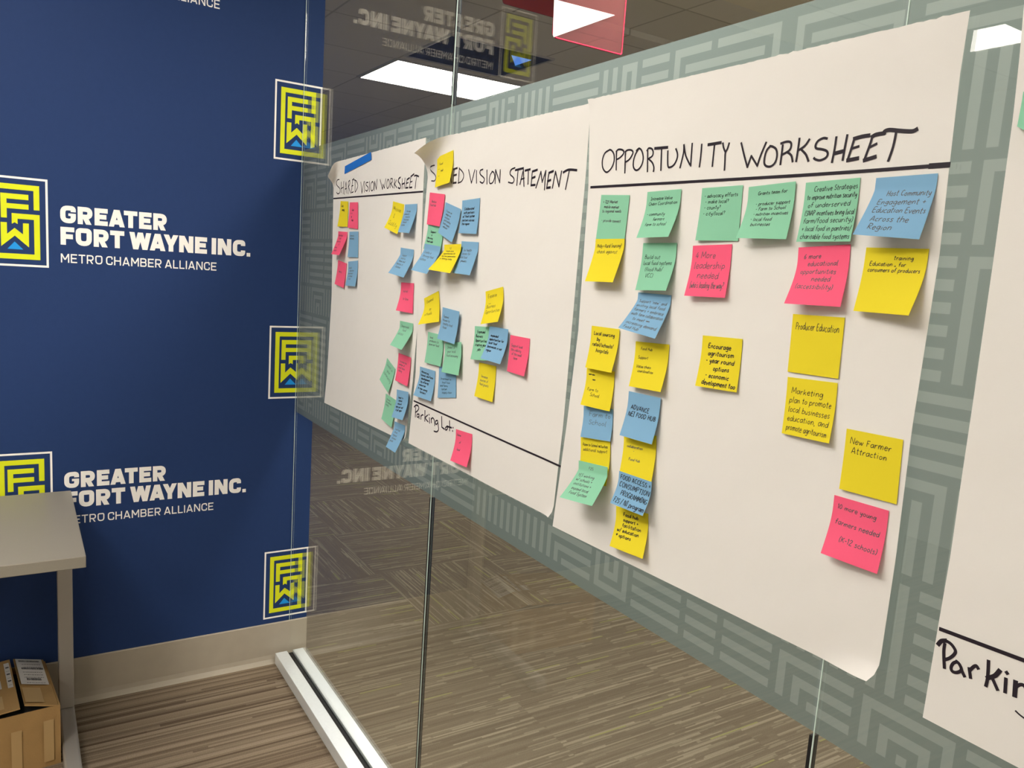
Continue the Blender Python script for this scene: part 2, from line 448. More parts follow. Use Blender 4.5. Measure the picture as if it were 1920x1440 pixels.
HAND = {  # width, strokes; x-height 4, capitals 7, baseline 0
 'a': (4, '4,3.5 3,4 1,3.6 0.3,2 1,0.2 2.5,0.3 3.8,2.5 4,4 3.9,1 4.4,0'), 'b': (4, '0.5,7 0.3,0 0.4,2.5 2,4 3.8,3 3.6,0.8 1.6,-0.1 0.3,0.8'),
 'c': (3.4, '3.3,3.4 2,4 0.5,2.8 0.5,0.9 1.8,0 3.4,0.6'), 'd': (4.2, '3.8,3.2 2,4 0.4,2.4 1,0.2 2.6,0.4 3.8,2.5 4.1,7 4,1 4.4,0'),
 'e': (3.6, '0.4,2 3.4,2.4 3,3.7 1.5,4 0.3,2.2 1,0.2 2.4,-0.1 3.6,0.8'), 'f': (3, '3.2,6.6 2,7 1.3,5.5 1.2,0|0,3.8 2.9,4'),
 'g': (4, '3.8,3.4 2,4 0.4,2.4 1.2,0.5 2.8,1 3.8,3.6 3.6,-1.6 2,-2.6 0.3,-1.8'), 'h': (4, '0.5,7 0.3,0 0.5,2.5 2.2,4 3.5,3 3.6,0'),
 'i': (1.6, '0.8,4 0.7,0|0.9,5.6 1,5.9'), 'j': (2, '1.4,4 1.2,-1.5 0,-2.2|1.5,5.6 1.6,5.9'), 'k': (3.8, '0.5,7 0.3,0|3.4,4 0.5,1.8|1.4,2.5 3.7,0'),
 'l': (1.5, '0.9,7 0.6,0.5 1.4,0'), 'm': (6, '0.4,4 0.4,0 0.8,2.8 2,4 2.9,3 2.9,0 3.4,3 4.6,4 5.6,3 5.7,0'), 'n': (4, '0.4,4 0.4,0 0.8,2.8 2.3,4 3.5,3 3.6,0'),
 'o': (3.8, '2,4 0.6,3 0.5,1 1.8,0 3.3,1 3.4,3 2,4'), 'p': (4, '0.5,4 0.3,-2.6 0.4,2.5 2,4 3.7,3 3.5,0.9 1.8,0 0.4,0.7'), 'q': (4, '3.7,3.4 2,4 0.4,2.4 1.2,0.3 3.6,2 3.8,4 3.6,-2.6'),
 'r': (3, '0.4,4 0.4,0 0.7,2.6 2,3.9 3.1,3.6'), 's': (3.2, '3,3.6 1.5,4 0.6,3 2.7,1.3 2,0 0.2,0.4'), 't': (2.8, '1.4,6.4 1.2,0.6 2.5,0.1|0,4.2 2.8,4.4'),
 'u': (4, '0.4,4 0.4,1 1.4,0 3,0.8 3.6,4 3.6,0.6 4.2,0'), 'v': (3.6, '0.2,4 1.7,0 3.5,4'), 'w': (5.4, '0.2,4 1.3,0 2.6,3.2 3.9,0 5.3,4'), 'x': (3.6, '0.2,4 3.4,0|3.4,4 0.2,0'),
 'y': (3.8, '0.3,4 0.8,1.4 2.2,1 3.6,4|3.6,4 2.8,-1.5 0.6,-2.5'), 'z': (3.4, '0.2,4 3.3,4 0.2,0 3.4,0'),
 'A': (5, '0,0 2.4,7 4.8,0|1,2.4 4,2.6'), 'B': (4.4, '0.4,7 0.4,0|0.4,7 3,6.6 3.4,5 0.6,3.7|0.6,3.7 3.8,3.2 4,0.9 0.4,0'), 'C': (4.6, '4.4,6 2.6,7 0.6,5 0.5,2 2,0 4.4,0.9'),
 'D': (4.8, '0.5,7 0.4,0|0.2,7 3,6.4 4.5,4 3.4,1 0.4,0'), 'E': (4, '3.8,7 0.6,6.8 0.4,0 3.9,0.1|0.5,3.6 3.2,3.8'), 'F': (4, '0.6,7 0.4,0|0.4,7 4,7|0.5,3.7 3.2,3.8'),
 'G': (5, '4.6,6 2.6,7 0.6,5 0.5,2 2.2,0 4.4,1 4.6,3 2.9,3'), 'H': (4.8, '0.5,7 0.4,0|4.4,7 4.3,0|0.4,3.5 4.4,3.7'), 'I': (2.4, '1.2,7 1.1,0|0,7 2.4,7|0,0 2.4,0'), 'J': (4, '2.8,7 2.7,1 1.4,0 0.2,1|1,7 4,7'),
 'K': (4.6, '0.5,7 0.4,0|4.2,7 0.5,3|1.6,4 4.5,0'), 'L': (4, '0.5,7 0.4,0 3.9,0.2'), 'M': (6, '0.2,0 0.8,7 3,2 5.2,7 5.7,0'), 'N': (5, '0.4,0 0.5,7 4.4,0 4.6,7'), 'O': (5, '2.6,7 0.7,5.5 0.5,1.8 2.4,0 4.4,1.8 4.4,5.4 2.6,7'),
 'Q': (5, '2.6,7 0.7,5.5 0.5,1.8 2.4,0 4.4,1.8 4.4,5.4 2.6,7|2.8,1.6 4.9,-0.6'),
 'P': (4.4, '0.5,7 0.4,0|0.3,7 3.4,6.6 4,4.8 2.6,3.4 0.5,3.2'), 'R': (4.6, '0.5,7 0.4,0|0.3,7 3.4,6.6 4,5 2.6,3.7 0.5,3.4 4.4,0'), 'S': (4.2, '4,6.2 2.4,7 0.6,5.6 1.4,4 3.4,3 4,1.4 2.4,0 0.3,0.8'),
 'T': (4.6, '2.4,7 2.2,0|0,7 4.7,7'), 'U': (4.8, '0.5,7 0.5,1.6 2.2,0 4,1.6 4.4,7'), 'V': (4.8, '0.2,7 2.3,0 4.7,7'), 'W': (7, '0.2,7 1.7,0 3.5,5 5.2,0 6.9,7'), 'X': (4.6, '0.2,7 4.4,0|4.4,7 0.2,0'), 'Y': (4.6, '0.2,7 2.3,3.5 4.5,7|2.3,3.5 2.2,0'), 'Z': (4.4, '0.2,7 4.2,7 0.2,0 4.4,0'),
 '-': (2.6, '0.2,3 2.4,3.1'), '.': (1.2, '0.5,0 0.8,0.3'), ',': (1.2, '0.8,0.4 0.2,-1.2'), '/': (3, '0,-1 2.8,7.5'), '(': (2, '1.8,7.5 0.6,5 0.6,1.5 1.8,-1'), ')': (2, '0.2,7.5 1.4,5 1.4,1.5 0.2,-1'), '+': (3.6, '1.8,5 1.7,1|0,3 3.6,3.1'), '&': (4, '4,0 1,5 1.6,6.6 2.8,6 0.6,2.6 0.6,0.8 2,0 3.8,2.6'),
 '?': (3.4, '0.4,6 1.8,7 3.2,5.6 1.8,3.8 1.7,2.2|1.7,0.4 1.8,0.1'), ':': (1.4, '0.6,3.4 0.7,3.7|0.6,0.4 0.7,0.7'), '0': (3.8, '2,7 0.5,5.2 0.4,1.8 1.8,0 3.3,1.8 3.3,5.2 2,7'), '4': (4, '2.8,7 0.3,2.4 4,2.5|3,4.6 2.9,0'), '2': (4, '0.3,5.6 1.8,7 3.6,5.6 0.3,0.2 4,0'), '1': (2, '0.2,5.8 1.2,7 1.1,0'), '6': (4, '3.4,7 0.8,4 0.6,1.2 2,0 3.5,1.4 2.8,3.2 0.7,2.4'), '5': (4, '3.8,7 0.8,7 0.6,4 2.8,4.2 3.6,2 2.2,0 0.3,0.6'), '"': (2, '0.5,7 0.4,5.8|1.5,7 1.4,5.8'), "'": (1, '0.5,7 0.4,5.8'),
 '#': (9, '0,3.5 1,4.2 2,3 3,4.4 4,3 5,4.2 6,3.1 7,4.2 8.6,3.3|0.2,2.6 1.2,3.4 2.4,2.4 3.6,3.5 5,2.5 6.4,3.4 8.4,2.6'), '^': (3, '0,-0.6 1.4,1.2 2.8,-0.6'), '_': (9, '0,-1.2 4,-1.7 9,-1.1'), '*': (4, '1,4 3,5 3.4,3.6 1.6,2.4 0.8,3.6 3,4.4 2,1.6 1.4,3.4'),
}
GLY = {k: (w, [[tuple(map(float, q.split(','))) for q in s.split()] for s in t.split('|')]) for k, (w, t) in HAND.items()}

def smooth_line(pts, k=3):
    if len(pts) < 3: return pts
    out = []
    n = len(pts)
    for i in range(n - 1):
        p0 = pts[max(i - 1, 0)]; p1 = pts[i]; p2 = pts[i + 1]; p3 = pts[min(i + 2, n - 1)]
        for j in range(k):
            t = j / k
            out.append(tuple(0.5 * ((2 * p1[c]) + (-p0[c] + p2[c]) * t + (2 * p0[c] - 5 * p1[c] + 4 * p2[c] - p3[c]) * t * t + (-p0[c] + 3 * p1[c] - 3 * p2[c] + p3[c]) * t ** 3) for c in (0, 1)))
    out.append(pts[-1])
    return out

def hand_line(s, rnd, slant=0.12):
    """handwritten line, x from 0, cap height 7"""
    x = 0; out = []
    for ch in s:
        if ch == ' ':
            x += 3.2; continue
        w, st = GLY.get(ch, GLY['n'])
        dy = rnd.uniform(-0.35, 0.35); sc = rnd.uniform(0.92, 1.08)
        for line in st:
            pts = [(x + px * sc + py * slant + rnd.uniform(-0.15, 0.15), dy + py * sc + rnd.uniform(-0.15, 0.15)) for px, py in line]
            out.append(smooth_line(pts))
        x += w * sc + 1.15
    return x - 1.15, out

# ---------------------------------------------------------------- the setting
CEIL = 2.74
X1, X2, X3, X4 = 1.1267, 2.2462, 3.366, 4.48          # glass joints
WALL_END = 0.0675

b = MB(); b.box((0.0, -4.0, -0.05), (5.0, -0.0035, 0.0))
fl = struct(b.build('floor', M['carpet_near']), 'tan striped carpet on the near side of the glass')
b = MB(); b.box((-6.0, -0.0035, -0.05), (5.0, 6.0, 0.0)); b.box((-6.0, -0.06, -0.05), (0.0, -0.0035, 0.0))
struct(b.build('floor_far', M['carpet_far']), 'grey brown dashed carpet tiles seen through the glass')
b = MB(); b.box((0.0, -4.0, CEIL), (5.0, 0.0, CEIL + 0.05))
struct(b.build('ceiling', M['ceil_near']))
b = MB(); b.box((-6.0, 0.0, CEIL), (5.0, 6.0, CEIL + 0.05)); b.box((-6.0, -0.06, CEIL), (0.0, 0.0, CEIL + 0.05))
struct(b.build('ceiling_far', M['ceil']), 'dim grey tiled ceiling beyond the glass')
b = MB(); b.box((-6.0, 6.0, 0.0), (5.0, 6.1, CEIL)); struct(b.build('wall_back', M['far_wall']))
b = MB(); b.box((-6.1, -0.06, 0.0), (-6.0, 6.0, CEIL)); struct(b.build('wall_side', M['far_wall']))
b = MB(); b.box((-6.0, -0.16, 0.0), (-0.13, -0.06, CEIL)); struct(b.build('wall_corridor', M['far_wall']))
b = MB(); b.box((-0.13, -4.1, 0.0), (5.1, -4.0, CEIL)); struct(b.build('wall_front', M['white_wall']))
b = MB(); b.box((5.0, -4.0, 0.0), (5.1, 6.0, CEIL)); struct(b.build('wall_right', M['white_wall']))
# lower beige soffit over the far side, its corner just shows above the frosted band
b = MB(); b.box((0.2465, 0.012, CEIL - 0.022), (4.9, 2.028, CEIL - 0.001))
struct(b.build('trim_3', M['soffit']), 'beige soffit panel under the far ceiling')
# the ceiling steps down by a beam further left
b = MB(); b.box((-0.50, 0.35, CEIL - 0.03), (-0.385, 5.9, CEIL - 0.001))
struct(b.build('trim_4', M['ceil']), 'shallow grey ceiling beam beyond the glass')

# navy wall with its printed lockups
wl = MB()
wl.box((-0.12, -4.0, 0.0), (0.0, WALL_END, CEIL), 0)
PX = 0.0006
SC = 0.865
def wpoly(poly, mi):
    """polygon in (y, z) on the face of the wall"""
    ar = sum(poly[i][0] * poly[(i + 1) % len(poly)][1] - poly[(i + 1) % len(poly)][0] * poly[i][1] for i in range(len(poly)))
    if ar < 0: poly = poly[::-1]
    x = PX + 0.00002 * (len(wl.f) % 17)
    wl.face([(x, q[0], q[1]) for q in poly], mi)
def emblem(y0, z0, w, h):
    def q(u, v): return (y0 + u * w, z0 - v * h)
    def r(u0, v0, u1, v1, mi): wpoly([q(u0, v0), q(u1, v0), q(u1, v1), q(u0, v1)], mi)
    t = 0.036; tv = 0.0235
    r(0, 0, 1, tv, 1); r(0, 1 - tv, 1, 1, 1); r(0, tv, t, 1 - tv, 1); r(1 - t, tv, 1, 1 - tv, 1)
    a0, a1, c0, c1 = 0.128, 0.218, 0.775, 0.866
    r(a0, 0.083, c1, 0.143, 2); r(a0, 0.143, a1, 0.858, 2); r(a0, 0.858, c1, 0.918, 2)
    r(c0, 0.143, c1, 0.356, 2); r(0.43, 0.407, c1, 0.466, 2); r(c0, 0.466, c1, 0.858, 2)
    wpoly([q(0.43, 0.466), q(0.52, 0.466), q(0.52, 0.525), q(0.474, 0.508), q(0.43, 0.526)], 2)
    r(0.266, 0.191, 0.357, 0.463, 2); r(0.357, 0.191, 0.695, 0.25, 2); r(0.357, 0.3, 0.695, 0.356, 2)
    wpoly([q(0.259, 0.514), q(0.354, 0.514), q(0.354, 0.641), q(0.259, 0.783)], 2)
    wpoly([q(0.354, 0.641), q(0.471, 0.57), q(0.472, 0.656), q(0.259, 0.783)], 2)
    wpoly([q(0.471, 0.57), q(0.6, 0.637), q(0.69, 0.78), q(0.472, 0.656)], 2)
    wpoly([q(0.602, 0.512), q(0.694, 0.511), q(0.69, 0.78), q(0.6, 0.637)], 2)
    wpoly([q(0.467, 0.722), q(0.353, 0.808), q(0.6, 0.808)], 3)
def wtext(s, y0, y1, z0, z1, hw, gap, space=1.25):
    w, polys = sans_line(s, hw, gap, space)
    for poly in polys:
        wpoly([(y0 + q[0] / w * (y1 - y0), z0 + q[1] / 7 * (z1 - z0)) for q in poly], 1)
def wp(px, py):
    p = on_x(px, py, 0.0); return p.y, p.z
EW, EH = 0.18985 * SC, 0.3045 * SC
yR = wp(88.9, 337)[0]; zA = wp(88.9, 337)[1]
yt = wp(112.8, 400)[0]
gz1 = wp(144.8, 387.2)[1]; gz0 = wp(144.8, 419.8)[1]
fz1 = wp(114.1, 425.0)[1]; fz0 = wp(114.1, 458.5)[1]
mz1 = wp(114.1, 475.2)[1]; mz0 = wp(114.1, 491.9)[1]
ge = wp(313, 432)[0]; fe = wp(469, 484)[0]; me_ = wp(405.6, 508)[0]
PITCH = 0.971 * SC
YP = wp(516.3, 147.7)[0] - (yR - EW)                 # one lockup to the next along the wall
zL = wp(516.3, 147.7)[1]
def lockup(dy, dz, text=True):
    emblem(yR - EW + dy, zA + dz, EW, EH)
    if text:
        wtext('GREATER', yt + dy, ge + dy, gz0 + dz, gz1 + dz, 0.93, 0.66)
        wtext('FORT WAYNE INC.', yt + dy, fe + dy, fz0 + dz, fz1 + dz, 0.93, 0.66)
        wtext('METRO CHAMBER ALLIANCE', yt + dy, me_ + dy, mz0 + dz, mz1 + dz, 0.5, 1.15, 1.7)
for k in (-1, 0, 1):
    lockup(0, k * PITCH)
for k in (0, 1, 2):
    lockup(YP, (zL - zA) - k * PITCH, False)
struct(wl.build('wall_left', [M['navy'], M['white_print'], M['lime_print'], M['blue_print']]), 'navy wall printed with white and lime company lockups')

# rubber base of the navy wall, coved at the floor
b = MB()
prof = [(0.0, 0.1555), (0.004, 0.1555), (0.006, 0.153), (0.0065, 0.03), (0.009, 0.014), (0.016, 0.004), (0.022, 0.0), (0.0, 0.0)]
y0, y1 = -4.0, WALL_END
for i in range(len(prof)):
    p, q = prof[i], prof[(i + 1) % len(prof)]
    b.face([(p[0] + 0.0002, y0, p[1]), (q[0] + 0.0002, y0, q[1]), (q[0] + 0.0002, y1, q[1]), (p[0] + 0.0002, y1, p[1])])
b.face([(p[0] + 0.0002, y1, p[1]) for p in prof]); b.face([(p[0] + 0.0002, y0, p[1]) for p in prof[::-1]])
struct(b.build('baseboard_left', M['base'], weld=True), 'tan rubber baseboard under the navy wall')

# floor channel of the glass wall
ch = struct(empty('trim_1', (0, 0, 0)), 'aluminium floor channel holding the glass')
b = MB(); b.box((0.023, -0.056, 0.0), (X4, -0.0117, 0.043)); b.build('channel_lip', M['alu'], ch, bevel=0.0012)
b = MB(); b.box((0.023, 0.0095, 0.0), (X4, 0.0495, 0.043)); b.build('channel_lip', M['alu'], ch, bevel=0.0012)
b = MB(); b.box((0.0235, -0.0115, 0.0), (X4, 0.0093, 0.033)); g = b.build('gasket', M['rubber'], ch); g['label'] = 'black rubber gasket'
hd = MB(); hd.box((0.001, -0.03, CEIL - 0.045), (X4, 0.03, CEIL - 0.0225))
hd = struct(hd.build('trim_2', M['alu']), 'aluminium head channel over the glass')

# glass panes with the frosted, maze-patterned band
GY0, GY1 = 0.0, 0.004
FZ1 = CAM.z + (SC * (0.4179 + 1.77) - CAM.z) * 1.0055
FZ0 = CAM.z + (SC * (-0.6523 + 1.77) - CAM.z) * 1.0055
U = 0.0126
PZ = FZ1 - 0.0147
rnd = random.Random(5)
cells = []                                            # pattern bars as (column, row, columns, rows), row 0 at the top
def hblock(c, r, w, h):
    for k in range(0, h, 2): cells.append((c, r + k, w, 1))
def vblock(c, r, w, h):
    for k in range(0, w, 2): cells.append((c + k, r, 1, h))
def ublock(c, r, w, h, up):
    while w >= 1 and h >= 1:
        if w < 3 or h < 2:
            cells.append((c, r, w, h)); break
        cells.append((c, r if up else r + h - 1, w, 1))
        rr = r + 1 if up else r
        cells.append((c, rr, 1, h - 1)); cells.append((c + w - 1, rr, 1, h - 1))
        c += 2; w -= 4; h -= 2
        if up: r += 2
def lblock(c, r, w, h):
    while w >= 1 and h >= 1:
        cells.append((c, r, w, 1))
        if h > 1: cells.append((c, r + 1, 1, h - 1))
        c += 2; r += 2; w -= 2; h -= 2
def any_block(c, r, w, h):
    k = rnd.random()
    if k < 0.30: hblock(c, r, w, h)
    elif k < 0.60: vblock(c, r, w, h)
    elif k < 0.74: ublock(c, r, w, h, True)
    elif k < 0.86: ublock(c, r, w, h, False)
    else: lblock(c, r, w, h)
ORG = 1.7893
def col(x): return round((x - ORG) / U)
NR = int((PZ - FZ0) / U) - 1
c_end = col(X4) - 1
first = [(1.295, 'U', 3), (1.345, 'V', 1), (1.37, 'S', 2), (1.407, 'V', 9), (1.533, 'H', 11), (1.6862, 'v', 3), (1.739, 'U', 3), (1.7893, 'H', 5), (1.8673, 'B', 16), (2.0867, 'L', 13)]
r = 0
bandh = [5, 9, 7, 11, 7, 9, 11, 5, 7]
bi = 0
while r < NR:
    h = min(bandh[bi % len(bandh)], NR - r)
    c = col(0.0) + 1
    while c < c_end:
        if bi == 0 and c >= col(1.28) and c <= col(2.25):
            for x, k, w in first:
                q = col(x)
                if k == 'U': ublock(q, 0, w, 7, True)
                elif k == 'V': vblock(q, 0, w, 5)
                elif k == 'v': vblock(q, 0, w, 3)
                elif k == 'H': hblock(q, 0, w, 5)
                elif k == 'S': cells.append((q, 0, 2, 1)); cells.append((q, 2, 1, 3))
                elif k == 'B':
                    cells += [(q, 0, 6, 1), (q, 1, 1, 5), (q + 7, 0, 9, 1), (q + 2, 2, 12, 1), (q + 15, 1, 1, 5)]
                elif k == 'L':
                    cells += [(q, 0, 13, 1), (q, 1, 1, 5), (q + 2, 2, 9, 1), (q + 11, 2, 1, 4)]
            c = col(2.25) + 1; continue
        w = rnd.choice((5, 7, 7, 9, 11, 13))
        if bi == 0 and c < col(1.28) < c + w: w = max(3, col(1.28) - c)
        any_block(c, r, w, h)
        c += w + 1
    r += h + 1
    bi += 1
lit = {}                                              # the band as runs of equal tone, row by row
for q, r, w, h in cells:
    for rr in range(r, r + h):
        for cc in range(q, q + w): lit[(cc, rr)] = 1
def film_runs(x0, x1):
    out = []
    k0, k1 = math.floor((x0 - ORG) / U), math.ceil((x1 - ORG) / U)
    zr = [FZ1] + [PZ - r * U for r in range(0, NR + 1)]
    out.append((x0, x1, zr[1], FZ1, 0))
    for r in range(NR):
        k = k0
        while k < k1:
            t = lit.get((k, r), 0); e = k
            while e < k1 and lit.get((e, r), 0) == t: e += 1
            a, b_ = max(ORG + k * U, x0), min(ORG + e * U, x1)
            if b_ - a > 1e-4: out.append((a, b_, PZ - (r + 1) * U, PZ - r * U, t))
            k = e
    out.append((x0, x1, FZ0, PZ - NR * U, 0))
    return out
edges = [0.003, X1, X2, X3, X4]
for i in range(4):
    x0 = edges[i] + (0.003 if i else 0.0); x1 = edges[i + 1] - 0.003
    b = MB()
    z0, z1 = 0.0335, CEIL - 0.046
    b.box((x0, GY0, z0), (x1, GY1, z1), 0)
    pane = struct(b.build('window_%d' % (i + 1), [M['glass'], M['edge']]), ['clear glass pane next to the navy wall', 'clear glass pane behind the middle sheets', 'clear glass pane at the right', 'clear glass pane at the far end of the partition'][i])
    e_ = MB()                                         # ground arris on the upright edges
    e_.box((x0 - 0.0002, GY0 - 0.0004, z0), (x0 + 0.0013, GY0 + 0.0012, z1))
    eo = e_.build('polished_edge', M['edge'], pane); eo['label'] = 'pale ground edge of the pane'
    f = MB()
    for a, e, za, zb, t in film_runs(x0 - (0.0028 if i else 0), x1 + 0.0028):
        f.face([(a, GY1 + 0.0005, za), (e, GY1 + 0.0005, za), (e, GY1 + 0.0005, zb), (a, GY1 + 0.0005, zb)], t)
    fo = f.build('frosted_film', [M['film'], M['film2']], pane)
    fo['label'] = 'frosted band with a paler maze pattern'
for i, xj in enumerate((X1, X2, X3)):                 # black strips stand in for the dark-looking pane edges, left out across the band
    b = MB()
    b.box((xj - 0.0026, -0.0003, 0.0335), (xj + 0.0022, 0.0125, FZ0 - 0.004))
    b.box((xj - 0.0026, -0.0003, FZ1 + 0.004), (xj + 0.0022, 0.0125, CEIL - 0.046))
    struct(b.build('trim_%d' % (5 + i), M['rubber']), 'black upright joint seal between two glass panes')

# ---------------------------------------------------------------- ceiling lights
def ceiling_light(label, x0, y0, x1, y1, z, panel, cat='ceiling light'):
    t = empty('ceiling_light', ((x0 + x1) / 2, (y0 + y1) / 2, z))
    tag(t, label, cat, 'recessed ceiling lights')
    hx, hy = (x1 - x0) / 2, (y1 - y0) / 2
    b = MB(); w = 0.022
    for a, c in (((-hx, -hy), (hx, -hy + w)), ((-hx, hy - w), (hx, hy)), ((-hx, -hy + w), (-hx + w, hy - w)), ((hx - w, -hy + w), (hx, hy - w))):
        b.box((a[0], a[1], -0.010), (c[0], c[1], -0.0005))
    b.build('frame', M['fix'], t)
    b = MB(); b.box((-hx + w, -hy + w, -0.007), (hx - w, hy - w, -0.001))
    d = b.build('diffuser', panel, t); d['label'] = 'glowing white diffuser'
    return t
ceiling_light('lit rectangular ceiling light seen through the glass above the frosted band', -2.46, 1.105, -1.80, 2.37, CEIL, M['panel_far'])
ceiling_light('ceiling light over the far side close to the glass', 1.0, 0.36, 2.22, 0.97, CEIL - 0.022, M['panel_far'])
ceiling_light('ceiling light over the far side above the right end of the glass', 3.4, 0.42, 4.62, 1.03, CEIL - 0.022, M['panel_far'])
ceiling_light('ceiling light on the near side between the navy wall and the sheets', 0.75, -1.42, 1.65, -0.82, CEIL, M['panel_back'])  # added lamp out of view, brightens the first sheet
ceiling_light('ceiling light over the far side well back from the glass', 0.75, 3.5, 1.97, 4.11, CEIL, M['panel_far'])  # added out of view for more bounce onto the far ceiling
ceiling_light('ceiling light on the near side above the sheets', 1.30, -2.10, 2.52, -1.49, CEIL, M['panel'])
ceiling_light('ceiling light on the near side reflected at the upper right of the glass', 0.22, -3.15, 0.862, -2.79, CEIL, M['panel_back'])
ceiling_light('ceiling light on the near side behind the camera', 3.2, -3.1, 4.4, -2.5, CEIL, M['panel_back'])

# an unlit recessed grille with a glowing blue patch for a reflection beside the far light
t = empty('ceiling_vent', (-1.41, 1.45, CEIL)); tag(t, 'unlit dark ceiling opening with a small blue glow in its corner', 'vent')
b = MB(); hx, hy, w = 0.30, 0.335, 0.012
for a, c in (((-hx, -hy), (hx, -hy + w)), ((-hx, hy - w), (hx, hy)), ((-hx, -hy + w), (-hx + w, hy - w)), ((hx - w, -hy + w), (hx, hy - w))):
    b.box((a[0], a[1], -0.010), (c[0], c[1], -0.0005))
b.build('frame', M['fix'], t)
b = MB(); b.box((-hx + w, -hy + w, -0.004), (hx - w, hy - w, -0.0005)); b.build('recess', M['dark_recess'], t)
p = [on_z(*q, CEIL - 0.006) - Vector((-1.41, 1.45, CEIL)) for q in ((996, 113), (966, 123), (959, 104))]
b = MB(); b.face(p); b.face([q + Vector((0, 0, 0.0018)) for q in p[::-1]])
for i in range(3):
    a, c = p[i], p[(i + 1) % 3]; b.face([c, a, a + Vector((0, 0, 0.0018)), c + Vector((0, 0, 0.0018))])
l = b.build('indicator_lens', M['blue_glow'], t); l['label'] = 'small glowing blue triangle'

# ---------------------------------------------------------------- flip chart sheets taped to the near face of the glass
class Sheet:
    def __init__(self, name_label, left, right, y, seed, folds=(), torn=0.0012, wave=0.0016):
        self.label = name_label
        self.L = [Vector((p.x, 0, p.z)) for p in left]; self.R = [Vector((p.x, 0, p.z)) for p in right]     # edges, top to bottom
        self.c = [self.L[0], self.R[0], self.R[-1], self.L[-1]]
        self.y = y; self.seed = seed; self.folds = folds; self.torn = torn; self.wave = wave
        self.mb = MB()
    def plane(self, u, v):
        p = self.edge(self.L, v) * (1 - u) + self.edge(self.R, v) * u
        if v < 1e-6 and self.torn:
            p = p + Vector((0, 0, self.torn * (noise.noise(Vector((u * 60, self.seed, 0))) + 0.7 * noise.noise(Vector((u * 170, self.seed, 3))))))
        return p
    def edge(self, E, v):
        z = E[0].z + (E[-1].z - E[0].z) * v
        for i in range(len(E) - 1):
            if z >= E[i + 1].z - 1e-9 or i == len(E) - 2:
                k = (z - E[i].z) / (E[i + 1].z - E[i].z)
                return Vector((E[i].x + (E[i + 1].x - E[i].x) * k, 0, z))
    def surf(self, p, lift=0.0):
        w = 0.5 + 0.5 * noise.noise(Vector((p.x * 5.0, p.z * 3.2, self.seed))) + 0.35 * noise.noise(Vector((p.x * 14, p.z * 9, self.seed + 7)))
        q = Vector((p.x, -(self.y + self.wave * max(0.0, w)) - lift, p.z))
        for (ci, dx, dz, dist, rad, amax) in self.folds:
            n = Vector((dx, 0, dz)).normalized()
            s = (p - self.c[ci]).dot(n) + dist
            if s > 0:
                a = min(s / rad, amax)
                flat = rad * math.sin(a) + (s - rad * a) * math.cos(a)
                up = rad * (1 - math.cos(a)) + (s - rad * a) * math.sin(a)
                q = q + n * (flat - s) + Vector((0, -up, 0))
        return q
    def stroke(self, pts, w):
        """pts: photo pixels of a pen stroke, put on the sheet as a ribbon of ink"""
        P = [on_glass(px, py, -self.y - 0.0008) for px, py in pts]
        line = smooth_line([(p.x, p.z) for p in P], 4) if len(P) > 2 else [(P[0].x, P[0].z), (P[-1].x, P[-1].z)]
        if len(P) == 2:
            n = max(2, int((P[1] - P[0]).length / 0.02))
            line = [tuple(Vector(line[0]).lerp(Vector(line[1]), i / n)) for i in range(n + 1)]
        a, b_ = Vector(line[0]), Vector(line[1]); d = (a - b_).normalized() * w * 0.35; line[0] = tuple(a + d)
        a, b_ = Vector(line[-1]), Vector(line[-2]); d = (a - b_).normalized() * w * 0.35; line[-1] = tuple(a + d)
        for quad in ribbon(line, w):
            self.mb.face([self.surf(Vector((x, 0, z)), 0.0005) for x, z in quad], 1)
    def strokes(self, ox, oy, s, items, w, wthick):
        for it in items:
            thick = it[0] == 'T'
            pts = it[1:] if thick else it
            self.stroke([(ox + x / s, oy + y / s) for x, y in pts], wthick if thick else w)
    def build(self):
        nu, nv = 90, 60
        self.mb.grid(lambda u, v: self.surf(self.plane(u, v)), nu, nv, 0)
        self.mb.grid(lambda u, v: self.surf(self.plane(u, v)) + Vector((0, 0.0003, 0)), nu, nv, 0, flip=True)
        k = 0
        for (e0, e1) in (((0, 0), (1, 0)), ((1, 0), (1, 1)), ((1, 1), (0, 1)), ((0, 1), (0, 0))):
            n = 60
            for i in range(n):
                q = [(e0[0] + (e1[0] - e0[0]) * t, e0[1] + (e1[1] - e0[1]) * t) for t in (i / n, (i + 1) / n)]
                a, b_ = [self.surf(self.plane(*t)) for t in q]
                o = Vector((0, 0.0003, 0)); self.mb.face([a, b_, b_ + o, a + o], 0)
        c = sum((self.surf(p) for p in self.c), Vector()) / 4
        self.mb.v = [tuple(Vector(v) - c) for v in self.mb.v]
        o = self.mb.build('flip_chart_sheet', [M['paper'], M['marker']])
        for i, p in enumerate(o.data.polygons): p.use_smooth = (self.mb.m[i] == 0)
        o.location = c
        return tag(o, self.label, 'paper sheet', 'flip chart sheets taped to the glass')

